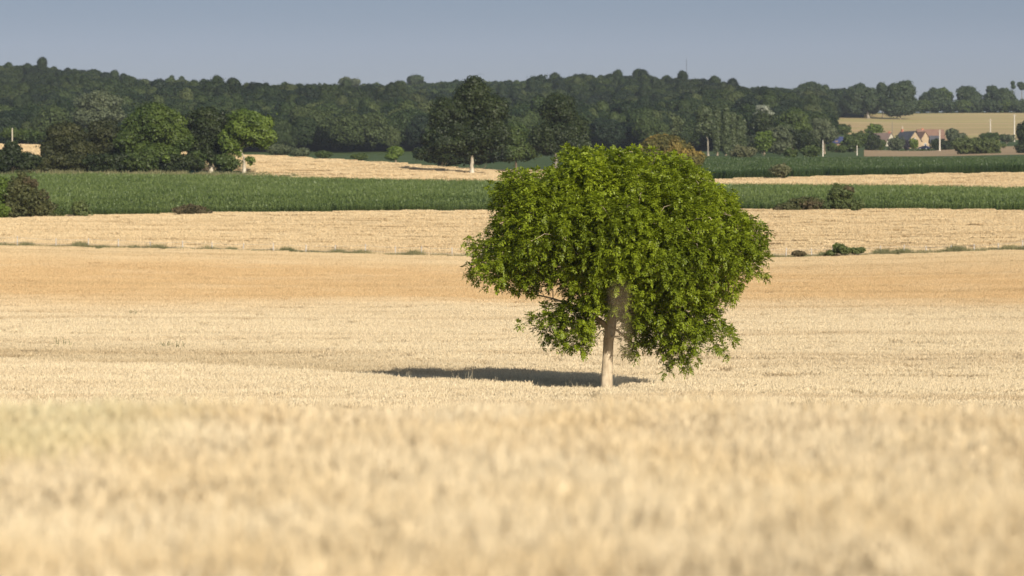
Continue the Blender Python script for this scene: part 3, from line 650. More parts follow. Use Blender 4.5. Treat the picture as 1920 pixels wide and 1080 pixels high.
# ---- trees and bushes: (name, label, category, distance, masses in photo px, material, options)
TR = [
 ('oak_tree', 'tall dark oak with bare pale trunk on the far wheat behind the walnut', 'tree', 720, [(885,182,36,40),(912,215,48,45),(848,222,44,44),(880,262,60,36),(826,262,36,34),(935,255,24,32)], 'oak', dict(leaf=.42, lobe=1.5, trunk=885, trunk_r=.42, bark='pale_bark', limbs=20, fork_row=292, base_row=326)),
 ('oak_tree', 'second dark oak with stepped outline, partly hidden behind the walnut crown', 'tree', 760, [(1045,208,36,36),(1062,252,46,42),(1025,262,34,36),(1076,278,34,28)], 'oak', dict(leaf=.42, lobe=1.5, trunk=1042, trunk_r=.6, bark='grey_bark', fork_row=298)),
 ('broadleaf_tree', 'lower green tree filling the gap between the two dark oaks', 'tree', 800, [(968,258,34,32),(985,280,34,24),(950,288,34,18)], 'green', dict(leaf=.45, lobe=1.5)),
 ('bush', 'dark bush spreading beneath the left side of the tall oak', 'bush', 790, [(815,290,34,18),(845,296,32,16)], 'oak', dict(leaf=.4, lobe=1.2)),
 ('bush', 'dark bush beneath the right side of the tall oak', 'bush', 790, [(915,292,34,16),(890,298,30,12)], 'oak', dict(leaf=.4, lobe=1.2)),
 ('broadleaf_tree', 'orange-tinged tree peeping over the right shoulder of the walnut', 'tree', 700, [(1248,276,48,25),(1280,300,44,26),(1222,300,36,30)], 'orange', dict(leaf=.38, lobe=1.1)),
 ('broadleaf_tree', 'low rusty brown-green tree at the left end of the tree row', 'tree', 655, [(122,258,42,34),(96,285,24,28),(150,285,34,28)], 'rust', dict(leaf=.38, lobe=1.2)),
 ('broadleaf_tree', 'dull dark tree between the rusty tree and the tallest domed tree', 'tree', 662, [(196,252,36,32),(205,290,42,28)], 'rust', dict(leaf=.38, lobe=1.2)),
 ('broadleaf_tree', 'tallest broad domed green tree in the left tree row', 'tree', 648, [(290,235,58,44),(334,260,32,30),(256,265,42,38),(300,288,46,22)], 'domed', dict(leaf=.38, lobe=1.35)),
 ('broadleaf_tree', 'dark flat-topped tree with short thick whitish trunk in the left row', 'tree', 655, [(388,232,44,38),(405,265,46,34),(368,265,32,34),(398,288,36,18)], 'oak', dict(leaf=.38, lobe=1.3, trunk=396, trunk_r=.5, bark='pale_bark', fork_row=300, base_row=326)),
 ('broadleaf_tree', 'bright green tree on forked pale trunk at the right end of the row', 'tree', 650, [(466,238,44,38),(492,256,28,26),(436,264,28,28)], 'bright', dict(leaf=.38, lobe=1.2, trunk=457, trunk_r=.36, bark='pale_bark', fork_row=296, base_row=326, extra=([(470,302,8,10),(448,290,8,7)], 'bright'))),
 ('bush', 'dark bush under the rusty tree at the edge of the maize', 'bush', 640, [(120,310,52,18),(75,310,20,14)], 'rust', dict(leaf=.35, lobe=.9)),
 ('bush', 'dark bush below the dull dark tree, third from the row end', 'bush', 640, [(205,310,44,19)], 'oak', dict(leaf=.35, lobe=.9)),
 ('bush', 'bush with yellowish tips under the tallest domed tree', 'bush', 640, [(262,309,36,19)], 'green', dict(leaf=.35, lobe=.9, extra=([(236,308,7,12),(310,298,10,8)], 'bright'))),
 ('bush', 'shaded bush under the right flank of the tallest domed tree', 'bush', 642, [(330,310,38,18)], 'oak', dict(leaf=.35, lobe=.9)),
 ('bush', 'loose green bush between the two pale trunks', 'bush', 646, [(424,308,24,15),(368,304,18,18)], 'green', dict(leaf=.35, lobe=.8)),
 ('bush', 'dark pointed bush at the left picture edge above the maize', 'bush', 630, [(22,290,16,22),(50,304,26,16),(8,305,22,20)], 'oak', dict(leaf=.35, lobe=.9)),
 ('small_tree', 'bright green leafy young tree cut by the left edge beside the maize', 'tree', 434, [(-6,360,26,32),(10,398,26,18)], 'bright', dict(leaf=.26, lobe=.7)),
 ('bush', 'dark twiggy bush with thin brown tops beside the maize, lower left', 'bush', 434, [(40,358,22,26),(52,380,34,28),(74,396,30,18),(96,406,20,12),(30,395,30,24),(30,372,26,28)], 'thorn', dict(leaf=.22, lobe=.5, extra=([(50,345,24,14),(76,370,18,12)], 'dry'))),
 ('bush', 'small upright green bush at the maize edge, lower left', 'bush', 434, [(151,394,15,15),(158,405,20,9)], 'bushgreen', dict(leaf=.2, lobe=.45)),
 ('bush', 'small loose bush just right of the dark twiggy bush', 'bush', 434, [(112,402,12,11)], 'green', dict(leaf=.2, lobe=.4, dens=.6)),
 ('bush', 'low round brownish bush at the left front of the maize', 'bush', 434, [(361,399,29,12)], 'dry', dict(leaf=.2, lobe=.4)),
 ('bush', 'low straggling brown and green bush left of the taller maize-edge bush', 'bush', 434, [(1515,387,32,15),(1478,392,22,10)], 'thorn', dict(leaf=.2, lobe=.5, extra=([(1462,393,14,6),(1520,384,22,10)], 'dry'))),
 ('bush', 'tall round green bush with brown top against the right maize', 'bush', 434, [(1578,374,24,22),(1590,388,26,15),(1560,390,20,13)], 'bushgreen', dict(leaf=.22, lobe=.6, extra=([(1590,356,16,9)], 'dry'))),
 ('bush', 'pale olive bush in front of the dark far maize', 'bush', 640, [(1463,321,17,11)], 'olive', dict(leaf=.3, lobe=.6)),
 ('bush', 'round green bush in the grass strip on the right fence line', 'bush', 338, [(1574,468,14,9),(1582,471,14,6),(1557,475,9,4)], 'bushgreen', dict(leaf=.15, lobe=.4, extra=([(1568,462,9,5)], 'bright'))),
 ('bush', 'low spreading bush beside the round one on the right fence line', 'bush', 338, [(1604,471,15,6)], 'bushgreen', dict(leaf=.14, lobe=.3, extra=([(1608,469,9,4)], 'olive'))),
 ('bush', 'dry grey-green shrub on the fence line just right of the walnut', 'bush', 338, [(1498,476,13,5)], 'dry', dict(leaf=.13, lobe=.2)),
 ('small_tree', 'small light green tree standing on the meadow left of the oak', 'tree', 930, [(742,284,15,13),(735,293,14,9)], 'bright', dict(leaf=.4, lobe=.9, trunk=742)),
 ('bush', 'small flat bush left of the light green meadow tree', 'bush', 920, [(676,295,15,6)], 'green', dict(leaf=.35, lobe=.6)),
 ('bush', 'round bush on the wheat crest, second from the meadow gap', 'bush', 890, [(606,291,15,7)], 'green', dict(leaf=.35, lobe=.6)),
 ('bush', 'bush on the wheat crest between the round bush and the big one', 'bush', 880, [(562,287,20,8)], 'grey', dict(leaf=.35, lobe=.7)),
 ('bush', 'largest bush on the wheat crest beside the bright green tree', 'bush', 870, [(523,282,24,10)], 'grey', dict(leaf=.35, lobe=.8)),
 ('bush', 'green hedge bush behind the wheat strip at the far left', 'bush', 900, [(50,256,30,11),(20,252,18,10)], 'green', dict(leaf=.35, lobe=.8)),
 ('broadleaf_tree', 'pale airy tree standing out of the wood above the rusty tree', 'tree', 1180, [(185,192,46,24),(200,215,40,26),(165,222,34,22)], 'grey', dict(leaf=.7, lobe=2.4, dens=.7, trunk=181, trunk_r=.4, bark='pale_bark')),
 ('poplar_tree', 'broad poplar with long bare pale trunk, first of the poplars', 'tree', 1120, [(1320,216,18,20),(1328,238,19,20),(1312,240,12,14)], 'poplar', dict(leaf=.5, lobe=1.3, trunk=1328, trunk_r=.32, bark='grey_bark', fork_row=262, base_row=294)),
 ('poplar_tree', 'slim columnar poplar next to the bare-trunked one', 'tree', 1125, [(1345,225,8,28),(1344,262,8,28)], 'poplar', dict(leaf=.5, lobe=.9, trunk=1345)),
 ('poplar_tree', 'tallest columnar poplar with pointed tip', 'tree', 1125, [(1362,222,8,29),(1361,260,10,30)], 'poplar', dict(leaf=.5, lobe=.9, trunk=1361)),
 ('poplar_tree', 'columnar poplar, fourth from the bare-trunked one', 'tree', 1128, [(1375,232,7,24),(1375,264,8,26)], 'poplar', dict(leaf=.5, lobe=.9, trunk=1375)),
 ('poplar_tree', 'columnar poplar, last but one at the right of the clump', 'tree', 1128, [(1386,236,7,26),(1386,266,8,24)], 'poplar', dict(leaf=.5, lobe=.9, trunk=1386)),
 ('poplar_tree', 'thinnest poplar at the right end of the clump', 'tree', 1130, [(1395,242,4,20),(1395,268,5,18)], 'poplar', dict(leaf=.45, lobe=.7, dens=.7, trunk=1395)),
 ('broadleaf_tree', 'dark round tree with silvery white top right of the poplars', 'tree', 1170, [(1428,232,26,24),(1438,255,26,22)], 'oak', dict(leaf=.6, lobe=1.6, extra=([(1430,206,14,9),(1440,214,14,9),(1422,216,10,7)], 'silver'))),
 ('broadleaf_tree', 'light green fan-shaped tree beside the silver-topped tree', 'tree', 1180, [(1490,222,26,20),(1498,242,24,18),(1470,240,18,18)], 'green', dict(leaf=.6, lobe=1.6)),
 ('broadleaf_tree', 'greyish loose tree left of the dry hill pasture', 'tree', 1190, [(1540,235,20,15),(1552,252,20,18),(1528,255,16,16)], 'grey', dict(leaf=.55, lobe=1.3, trunk=1546)),
 ('bush', 'light green rounded shrub tree below the silver-topped tree', 'bush', 1100, [(1432,268,16,18)], 'bright', dict(leaf=.5, lobe=1.1)),
 ('bush', 'grey-green shrub tree in the middle of the thicket right of the poplars', 'bush', 1105, [(1465,260,22,20),(1460,278,24,12)], 'grey', dict(leaf=.5, lobe=1.2)),
 ('bush', 'dark green shrub tree right of the grey-green thicket', 'bush', 1108, [(1502,266,22,18),(1520,276,18,13)], 'oak', dict(leaf=.5, lobe=1.2)),
 ('bush', 'dark gap-filling shrub between the poplars and the thicket', 'bush', 1135, [(1408,272,16,16)], 'oak', dict(leaf=.5, lobe=1.1)),
 ('bush', 'round olive bush at the foot of the poplars', 'bush', 1000, [(1393,287,22,11)], 'olive', dict(leaf=.4, lobe=.8)),
 ('bush', 'low green bush before the thicket, left one of a close pair', 'bush', 1000, [(1483,289,13,9)], 'green', dict(leaf=.4, lobe=.7)),
 ('bush', 'taller green bush before the thicket, beside the concrete pole', 'bush', 1000, [(1520,286,18,11)], 'green', dict(leaf=.4, lobe=.8)),
 ('bush', 'green bush beneath the edge of the dry hill pasture', 'bush', 1450, [(1580,244,14,9)], 'green', dict(leaf=.55, lobe=1.2)),
 ('bush', 'broad dark bush between the blue roofed shed and the houses', 'bush', 1280, [(1595,271,18,15),(1612,262,14,12)], 'green', dict(leaf=.5, lobe=1.2)),
 ('bush', 'leafy bush half hiding the blue roofed shed', 'bush', 1250, [(1560,277,10,8),(1578,280,10,7)], 'green', dict(leaf=.45, lobe=.8)),
 ('bush', 'bright green round tree-bush above the brown roof', 'bush', 1580, [(1640,248,15,13)], 'bright', dict(leaf=.6, lobe=1.4)),
 ('bush', 'dark bush left of the white gable wall', 'bush', 1400, [(1634,270,17,16)], 'oak', dict(leaf=.5, lobe=1.2)),
 ('bush', 'green bush close against the left of the white gable wall', 'bush', 1410, [(1652,273,8,10)], 'green', dict(leaf=.45, lobe=.9)),
 ('bush', 'round bush between the white wall and the slate-roofed house', 'bush', 1440, [(1681,271,14,12),(1674,277,9,8)], 'grey', dict(leaf=.45, lobe=.9)),
 ('bush', 'small dark purple-leaved bush before the slate-roofed house', 'bush', 1440, [(1700,274,6,9)], 'purple', dict(leaf=.4, lobe=.7)),
 ('bush', 'bright hedge covering the foot of the cream gable', 'bush', 1445, [(1713,271,9,9)], 'bright', dict(leaf=.4, lobe=.8)),
 ('bush', 'long low hedge in front of the house gardens', 'hedge', 1400, [(1690,286,30,4),(1735,284,24,4)], 'green', dict(leaf=.45, lobe=.7)),
 ('bush', 'dark bush just right of the tall pole by the red roofs', 'bush', 1420, [(1758,272,12,10),(1774,275,14,10)], 'oak', dict(leaf=.5, lobe=1.0)),
 ('broadleaf_tree', 'grey-green bushy tree right of the red-roofed house', 'tree', 1480, [(1785,252,14,14),(1800,262,20,14)], 'grey', dict(leaf=.5, lobe=1.3)),
 ('bush', 'wide spreading bush on the tan ground right of the houses', 'bush', 1180, [(1812,276,26,15),(1842,278,32,16),(1862,286,14,8)], 'bushgreen', dict(leaf=.45, lobe=1.1)),
 ('bush', 'green shrub under the upper pair of hill poles', 'bush', 1500, [(1858,258,20,8)], 'green', dict(leaf=.5, lobe=1.1)),
 ('bush', 'dark shrub between the hill poles and the right edge tree', 'bush', 1500, [(1888,260,14,7)], 'grey', dict(leaf=.5, lobe=1.0)),
 ('broadleaf_tree', 'dark tree cut off by the right picture edge above the maize', 'tree', 1150, [(1922,250,17,26),(1924,278,20,18)], 'oak', dict(leaf=.5, lobe=1.3)),
 ('broadleaf_tree', 'broad dark tree ending the wood left of the dry hill pasture', 'tree', 1990, [(1520,182,42,30),(1500,200,34,24),(1545,198,30,26)], 'far', dict(leaf=.8, lobe=2.8)),
 ('broadleaf_tree', 'round dark tree on two pale trunks at the top of the pasture', 'tree', 1985, [(1612,180,32,26),(1600,198,26,18),(1632,192,22,20)], 'far', dict(leaf=.8, lobe=2.6, trunk=1628, trunk_r=.8, bark='grey_bark', fork_row=206)),
 ('broadleaf_tree', 'tall dark tree with rounded top right of the two-trunked tree', 'tree', 1975, [(1690,175,28,26),(1700,198,26,22),(1675,200,26,22)], 'far', dict(leaf=.8, lobe=2.6)),
 ('broadleaf_tree', 'narrow dark tree squeezed between the two big pasture trees', 'tree', 2010, [(1655,180,14,26)], 'far', dict(leaf=.8, lobe=2.2)),
 ('broadleaf_tree', 'low rounded skyline tree right of the tall dark tree', 'tree', 2190, [(1752,182,22,18),(1735,190,14,16)], 'far', dict(leaf=.85, lobe=2.2)),
 ('broadleaf_tree', 'small pointed skyline tree in the middle of the right ridge', 'tree', 2195, [(1768,178,12,16),(1778,184,10,14)], 'green', dict(leaf=.85, lobe=1.9)),
 ('broadleaf_tree', 'wide flat-topped skyline tree above the hill pasture', 'tree', 2190, [(1812,178,22,18),(1826,186,18,15)], 'far', dict(leaf=.85, lobe=2.4)),
 ('broadleaf_tree', 'largest dark skyline tree near the right end of the ridge', 'tree', 2185, [(1874,184,30,21),(1890,192,22,17)], 'far', dict(leaf=.85, lobe=2.4)),
 ('broadleaf_tree', 'small domed tree behind the largest dark skyline tree', 'tree', 2300, [(1860,170,13,11)], 'far', dict(leaf=.85, lobe=2.0)),
 ('lollipop_tree', 'tiny lollipop-shaped tree sticking up from the right skyline', 'tree', 2290, [(1899,157,4,6),(1900,163,5,4)], 'far', dict(leaf=.7, lobe=.9, trunk=1899, trunk_r=.25, fork_row=168)),
 ('lollipop_tree', 'tiny umbrella-shaped skyline tree at the right picture edge', 'tree', 2290, [(1914,159,8,6),(1917,165,6,4)], 'far', dict(leaf=.7, lobe=1.2, trunk=1916, trunk_r=.3, fork_row=172)),
 ('broadleaf_tree', 'whitish-crowned tree poking over the middle of the wooded skyline', 'tree', 2330, [(648,154,14,9),(664,155,12,8)], 'grey', dict(leaf=.9, lobe=2.2)),
 ('broadleaf_tree', 'dark rounded tree standing highest over the central wooded skyline', 'tree', 2330, [(780,150,18,10)], 'far', dict(leaf=.9, lobe=2.4)),
 ('spruce_tree', 'small spiky conifer tip on the left wooded skyline', 'tree', 2330, [(322,147,4,7),(322,153,7,7)], 'far', dict(leaf=.8, lobe=1.2, trunk=322)),
 ('spruce_tree', 'second spiky conifer tip, right of its twin on the skyline', 'tree', 2335, [(341,148,5,6),(341,154,8,7)], 'far', dict(leaf=.8, lobe=1.2, trunk=341)),
]
for i, px in enumerate((1728, 1752, 1778, 1804, 1832, 1858, 1884, 1910)):
    TR.append(('bush', ['shaded scrub bush under the low rounded skyline tree', 'scrub bush second from the left in the ridge thicket', 'scrub bush under the small pointed skyline tree', 'pale scrub bush in the middle of the ridge thicket', 'scrub bush right of the wide flat-topped tree', 'scrub bush left of the largest skyline tree', 'scrub bush beneath the largest skyline tree', 'scrub bush at the right end of the ridge thicket'][i], 'bush', 2150, [(px, 201, 19, 11)], 'far' if i % 3 else 'green', dict(leaf=.8, lobe=1.7, group='scrub bushes along the ridge')))
for i, (n_, lab, cat, D, ms, mt, op) in enumerate(TR):
    tree(n_, lab, cat, D, ms, mt, seed=200+i*3, **op)

# ---- the wood on the hill: one mass of crowns
fp = []
for i in range(6):
    rs = np.random.RandomState(900+i)
    if i < 4: ms = [(0, 0, 8.5, 6.0, 6.0, 4.6), (rs.uniform(-3, 3), rs.uniform(-3, 3), 7.0, 5, 5, 4.2), (rs.uniform(-2.5, 2.5), rs.uniform(-2.5, 2.5), 10.5, 3.6, 3.6, 2.6)]
    elif i == 4: ms = [(0, 0, 8, 3.6, 3.6, 6), (0, 0, 12.5, 2.4, 2.4, 3)]
    else: ms = [(0, 0, 8, 7.2, 7.2, 5.0), (4.0, -2, 6, 4.5, 4.5, 3.5)]
    (V, f), lb = crown(ms, 1.8, .62, 900+i, .85, .12)
    tb = skeleton((0, 0, -1), (0, 0, 6), lb[:, :3], .3, rs, 5, .05, 5); tv = np.array([tuple(v) for v in tb.v]); 
    me = mesh_np('wood_crown_source', V, f, M['forest'])
    fp.append(me)
P, rs = tile_grid(1210, 2480, 6.6, 7, 1.35, jit=.5)
P2, _ = tile_grid(2120, 2480, 5.4, 8, 1.35, jit=.5); P = np.concatenate([P, P2])
u = 960+P[:, 0]/P[:, 1]*F
k = (u < 1545) | ((P[:, 1] > 2010) & (u < 1640))
k &= ~((u > 1430) & (u < 1700) & (P[:, 1] < 1250))
k &= ~((u > 1240) & (u < 1325) & (P[:, 1] < 1330))        # meadow opening beside the poplars
k &= P[:, 1] > np.interp(u, [-300, 1240, 1325, 1400, 1545], [1215, 1230, 1300, 1215, 1300])
P = P[k]; u = u[k]; n = len(P)
s = rs.uniform(.55, 1.05, n); s = np.where((rs.rand(n) < .06) & (P[:, 1] < 2200), s*1.25, s); s = np.where(P[:, 1] > 2100, s*.35+.42, s); sz = np.where(P[:, 1] > 2100, s**.9, s**.7)*np.where(P[:, 1] > 2100, rs.uniform(.9, 1.02, n), rs.uniform(.85, 1.15, n))
clr = (P[:, 1] > 2280); sz = np.where(clr, sz*.92, sz)
scatter('forest', np.column_stack([P, H(P[:, 0], P[:, 1])-.8+.6*np.clip((P[:, 1]-2000)/300, 0, 1)]), rs.uniform(0, 6.28, n), np.stack([s, s, sz], 1), fp, 'dense dark mixed wood covering the whole hillside below the sky', 'wood')

# ------------------------------------------------------------------ grass along the fence, weeds, oats
def tuft(name, n, h, spread, mat, seed, w=.006):
    rs = np.random.RandomState(seed); P = np.column_stack([rs.normal(0, spread, n), rs.normal(0, spread, n), np.zeros(n)])
    D = np.column_stack([rs.normal(0, .22, n), rs.normal(0, .22, n), np.ones(n)]); D /= np.linalg.norm(D, axis=1, keepdims=True)
    th = rs.uniform(0, math.pi, n); W = np.stack([np.cos(th), np.sin(th), 0*th], 1)
    return mesh_np(name, *blades(P, D, W, rs.uniform(.4, 1.1, n)*h, w, w*.4), mat)
tg = [tuft('verge_tuft_source', 130, .85, .22, M['weedgrass'], 70+i, .014) for i in range(3)]
rs = np.random.RandomState(77); n = 4600
px = rs.uniform(-250, 2170, n); D = rs.uniform(338.6, 341.2, n); x = (px-960)/F*D
den = .55+.45*((np.sin(px*.021+1.3)+np.sin(px*.057+.4)+np.sin(px*.013)) > .2); den = np.where(px > 1480, np.maximum(den, .85), den)
k = rs.rand(n) < den*.9; x = x[k]; D = D[k]; n = len(x); s = rs.uniform(.62, 1.0, n)*(1+.20*np.clip(np.sin(px[k]*.05)+np.sin(px[k]*.13+1), 0, 2))*np.where(px[k] > 1650, 1.15, 1)
scatter('verge_grass', np.column_stack([x, D, H(x, D)]), rs.uniform(0, 6, n), np.stack([s]*3, 1), tg, 'ragged dull green grass growing along the wire fence', 'grass')
# far edges: rough grass between crops
tg2 = [tuft('edge_tuft_source', 90, 1.3, .6, M['weedgrass'], 80+i, .05) for i in range(2)]
n = 900; px = rs.uniform(-100, 560, n); D = rs.uniform(603, 640, n); x = (px-960)/F*D; s = rs.uniform(.5, .95, n)
scatter('rough_grass', np.column_stack([x, D, H(x, D)]), rs.uniform(0, 6, n), np.stack([s]*3, 1), tg2, 'rough brownish grass between the maize and the left tree row', 'grass')

def plant(name, label, cat, px, row_top, D, nst, width, mat, head=True, seed=0, group=None, base_row=None, sw=.006, hw=.02, lean=.12, leafy=False):
    rs = np.random.RandomState(seed); x0 = X(px, D); z0 = float(H(x0, D)); Ht = Z(row_top, D)-z0
    mb = MB(); hb = mb
    for i in range(nst):
        bx, by = rs.normal(0, width*.5), rs.normal(0, width*.4); lx, ly = rs.normal(0, lean*Ht), rs.normal(0, lean*Ht); h = Ht*rs.uniform(.72, 1.0)
        pts = [(bx, by, 0), (bx+lx*.3, by+ly*.3, h*.5), (bx+lx*.7, by+ly*.7, h*.85), (bx+lx*1.1, by+ly*1.1, h)]
        mb.tube(pts, [sw, sw*.8, sw*.6, sw*.4], 4)
        m = 14 if leafy else 10
        for j in range(m):
            t = (.25+.75*j/m) if leafy else (.78+.24*j/m)
            c = Vector(pts[1]).lerp(Vector(pts[3]), (t-.5)/.5) if t > .5 else Vector(pts[0]).lerp(Vector(pts[1]), t/.5)
            a = rs.uniform(0, 6.28); d = Vector((math.cos(a), math.sin(a), .3 if leafy else -.5)).normalized(); L_ = hw*rs.uniform(1.5, 3)
            sd = d.cross(Vector((0, 0, 1))).normalized()*hw*.45; c2 = c+d*hw
            hb.quad(tuple(c2), tuple(c2+d*L_*.5-sd), tuple(c2+d*L_), tuple(c2+d*L_*.5+sd))
    e = mb.build(name, M[mat]); e.location = (x0, D, z0); tag(e, label, cat, group)
    return e
plant('weed', 'thin branching green weed in the wheat at the far left', 'plant', 118, 628, 165, 6, .45, 'greenweed', seed=1, leafy=True, hw=.06, sw=.016)
plant('weed', 'broad upright clump of green weed stems in the left wheat', 'plant', 315, 638, 163, 22, .6, 'greenweed', seed=2, leafy=True, hw=.045, sw=.014)
plant('weed', 'small green weed highest up in the left wheat', 'plant', 247, 580, 198, 6, .25, 'greenweed', seed=3, leafy=True, hw=.06, sw=.016)
for i, (px, top, D, n, wd, lab) in enumerate([
    (768, 694, 131.5, 10, .45, 'pale wild oats before the left tip of the tree shadow'),
    (842, 704, 130.5, 10, .5, 'short wild oats in the left half of the tree shadow'),
    (878, 693, 130.5, 12, .4, 'tallest leaning bunch of pale wild oats before the tree shadow'),
    (915, 704, 130, 10, .35, 'wild oats just right of the tallest bunch in the shadow'),
    (1010, 715, 129, 12, .5, 'low wild oats before the middle of the tree shadow'),
    (1090, 712, 127.5, 16, .45, 'dense pale wild oats beside the left foot of the walnut trunk'),
    (1185, 724, 127.5, 10, .35, 'brownish wild oats at the right foot of the walnut trunk')]):
    plant('wild_oats', lab, 'wild oats', px, top, D, n, wd, 'oat', seed=30+i, group='wild oats around the tree shadow', hw=.018, sw=.005)
plant('grass_stalk', 'blurred pale stalk rising before the middle of the tree shadow', 'grass stalk', 965, 700, 62, 1, .01, 'oat', seed=50, lean=.02, hw=.03, sw=.03, group=None)
def seed_spike(name, label, px, top, headbase, D, r, mat, stemmat, seed):
    rs = np.random.RandomState(seed); x0 = X(px, D); z0 = float(H(x0, D)); zt = Z(top, D)-z0; zh = Z(headbase, D)-z0
    e = empty(name, (x0, D, z0)); tag(e, label, 'grass stalk')
    mb = MB(); mb.tube([(.03, 0, 0), (.02, 0, zh*.5), (0, 0, zh), (-.006, 0, zt)], [.0016, .0014, .0012, .0006], 5); mb.build('stem', M[stemmat], e)
    n = 260; t = rs.uniform(0, 1, n); a = rs.uniform(0, 6.28, n); rad = r*np.sin(math.pi*(.08+.85*t))**.6*rs.uniform(.3, 1, n)
    P_ = np.column_stack([np.cos(a)*rad, np.sin(a)*rad, zh+(zt-zh)*t]); Nn = rnd_unit(rs, n)
    V, f = leafcards(P_, Nn, .0048, rs); link(bpy.data.objects.new('seed_head', mesh_np('seed_head', V, f, M[mat])), e)
seed_spike('dock_stalk', 'blurred brown seed spike close to the camera crossing the walnut trunk', 1163, 540, 690, 7.6, .012, 'browngrass', 'oat', 51)
plant('grass_stalk', 'faint out-of-focus stalk over the golden wheat left of the walnut', 'grass stalk', 530, 480, 5.2, 1, .005, 'oat', seed=52, lean=.006, hw=.006, sw=.0022)

# ------------------------------------------------------------------ wire fence
M['post'] = plain('weathered_white_post', (0.50, 0.46, 0.42), .8, .2, 6)
M['wire'] = plain('galvanised_wire', (0.35, 0.33, 0.30), .5, .1, 4)
def fence():
    rs = np.random.RandomState(3)
    e = empty('wire_fence', (0, 340, float(H(0, 340)))); tag(e, 'long wire fence on slim pale posts crossing the wheat fields', 'fence')
    o = Vector(e.location); pts = []
    pxs = [-120, -40, 33, 105, 165, 223, 283, 342, 398, 455, 513, 573, 628, 685, 741, 791, 848, 905, 962, 1020, 1078, 1136, 1194, 1252, 1310, 1366, 1420, 1473, 1523, 1560, 1605, 1652, 1693, 1737, 1784, 1827, 1873, 1917, 1962, 2010]
    for i, px in enumerate(pxs):
        x = X(px, 340); z = float(H(x, 340)); h = 1.42+rs.uniform(-.12, .16)
        p = Vector((x, 340, z))-o; mb = MB(); ln = rs.normal(0, .05)
        mb.tube([p+Vector((0, 0, -.3)), p+Vector((ln*.5, 0, h*.5)), p+Vector((ln, 0, h-.04)), p+Vector((ln, 0, h))], [.042, .04, .036, .022], 8)
        mb.build('fence_post', M['post'], e); pts.append(p+Vector((ln, 0, h)))
    for dz in (-.12, -.55):
        mb = MB()
        for a, b in zip(pts, pts[1:]): mb.tube([a+Vector((0, -.06, dz)), (a+b)/2+Vector((0, -.06, dz-.04)), b+Vector((0, -.06, dz))], [.008]*3, 4)
        mb.build('wire', M['wire'], e)
fence()

# ------------------------------------------------------------------ utility poles
M['concrete'] = plain('pale_concrete', (0.50, 0.45, 0.37), .85, .12, 1.5)
M['woodpole'] = plain('weathered_wood_pole', (0.42, 0.36, 0.27), .85, .2, 2)
M['darksteel'] = plain('dark_steel', (0.10, 0.10, 0.11), .6, .1, 2)
M['ceramic'] = plain('brown_ceramic', (0.16, 0.09, 0.05), .3, .1, 2)
def pole(name, label, px, top, base, D, r=.17, mat='concrete', arm=True):
    x0 = X(px, D); z0 = min(float(H(x0, D)), Z(base, D)) if base is not None else float(H(x0, D))
    h = Z(top, D)-z0; e = empty(name, (x0, D, z0)); tag(e, label, 'pole')
    mb = MB(); mb.tube([(0, 0, -.5), (0, 0, h*.5), (0, 0, h-.05), (0, 0, h)], [r*1.25, r, r*.8, r*.6], 10); mb.build('shaft', M[mat], e)
    if arm:
        mb = MB(); mb.box(-.75, .75, -.13-r*.8, -r*.8-.01, h-.62, h-.5); mb.build('crossarm', M['woodpole'], e)
        for dx in (-.65, 0, .65):
            mb = MB(); mb.tube([(dx, -r*.8-.07, h-.5), (dx, -r*.8-.07, h-.40), (dx, -r*.8-.07, h-.36), (dx, -r*.8-.07, h-.3)], [.03, .06, .035, .05], 8); mb.build('insulator', M['ceramic'], e)
    return e
pole('utility_pole', 'pale concrete pole standing behind the dark maize, left of the houses', 1543, 263, 299, 1060, .16, arm=False)
pole('utility_pole', 'tallest pale concrete pole in front of the red-roofed house', 1762, 243, 286, 1380, .24)
pole('utility_pole', 'short pale pole among the bushes by the blue roof', 1607, 273, 290, 1150, .14, arm=False)
pole('utility_pole', 'pale pole on the hill pasture, left one of the upper pair', 1857, 223, 252, 1540, .2)
pole('utility_pole', 'pale pole on the hill pasture nearest the right edge', 1902, 214, 247, 1540, .24)
pole('utility_pole', 'thin dark pole on the pasture above the slate roof', 1673, 228, 246, 1700, .09, 'darksteel', False)
pole('utility_pole', 'small faint pale pole on the pasture behind the chimney', 1692, 236, 247, 1700, .12, arm=False)
pole('utility_pole', 'grey wooden pole behind the wheat strip at the far left', 23, 240, 268, 880, .15, 'woodpole', False)
def mast():
    D = 2450; x0 = X(1287, D); z0 = float(H(x0, D)); e = empty('radio_mast', (x0, D, z0)); tag(e, 'thin lattice radio mast rising faintly above the wooded skyline', 'mast')
    h = Z(112, D)-z0; 
    for k in range(3):
        a = k*2.094; mb = MB(); mb.tube([(math.cos(a)*.5, math.sin(a)*.5, 0), (math.cos(a)*.22, math.sin(a)*.22, h)], [.07, .05], 4); mb.build('leg', M['darksteel'], e)
    mb = MB(); n = 22
    for j in range(n):
        for k in range(3):
            a, b = (k+(j % 2))*2.094, (k+1-(j % 2))*2.094; z1, z2 = h*j/n, h*(j+1)/n; r1, r2 = .5-.28*j/n, .5-.28*(j+1)/n
            mb.tube([(math.cos(a)*r1, math.sin(a)*r1, z1), (math.cos(b)*r2, math.sin(b)*r2, z2)], [.035, .035], 3)
    mb.build('lattice', M['darksteel'], e)
    mb = MB(); mb.tube([(0, 0, h-.3), (0, 0, h+2.5)], [.05, .03], 5); mb.build('antenna', M['darksteel'], e)
mast()

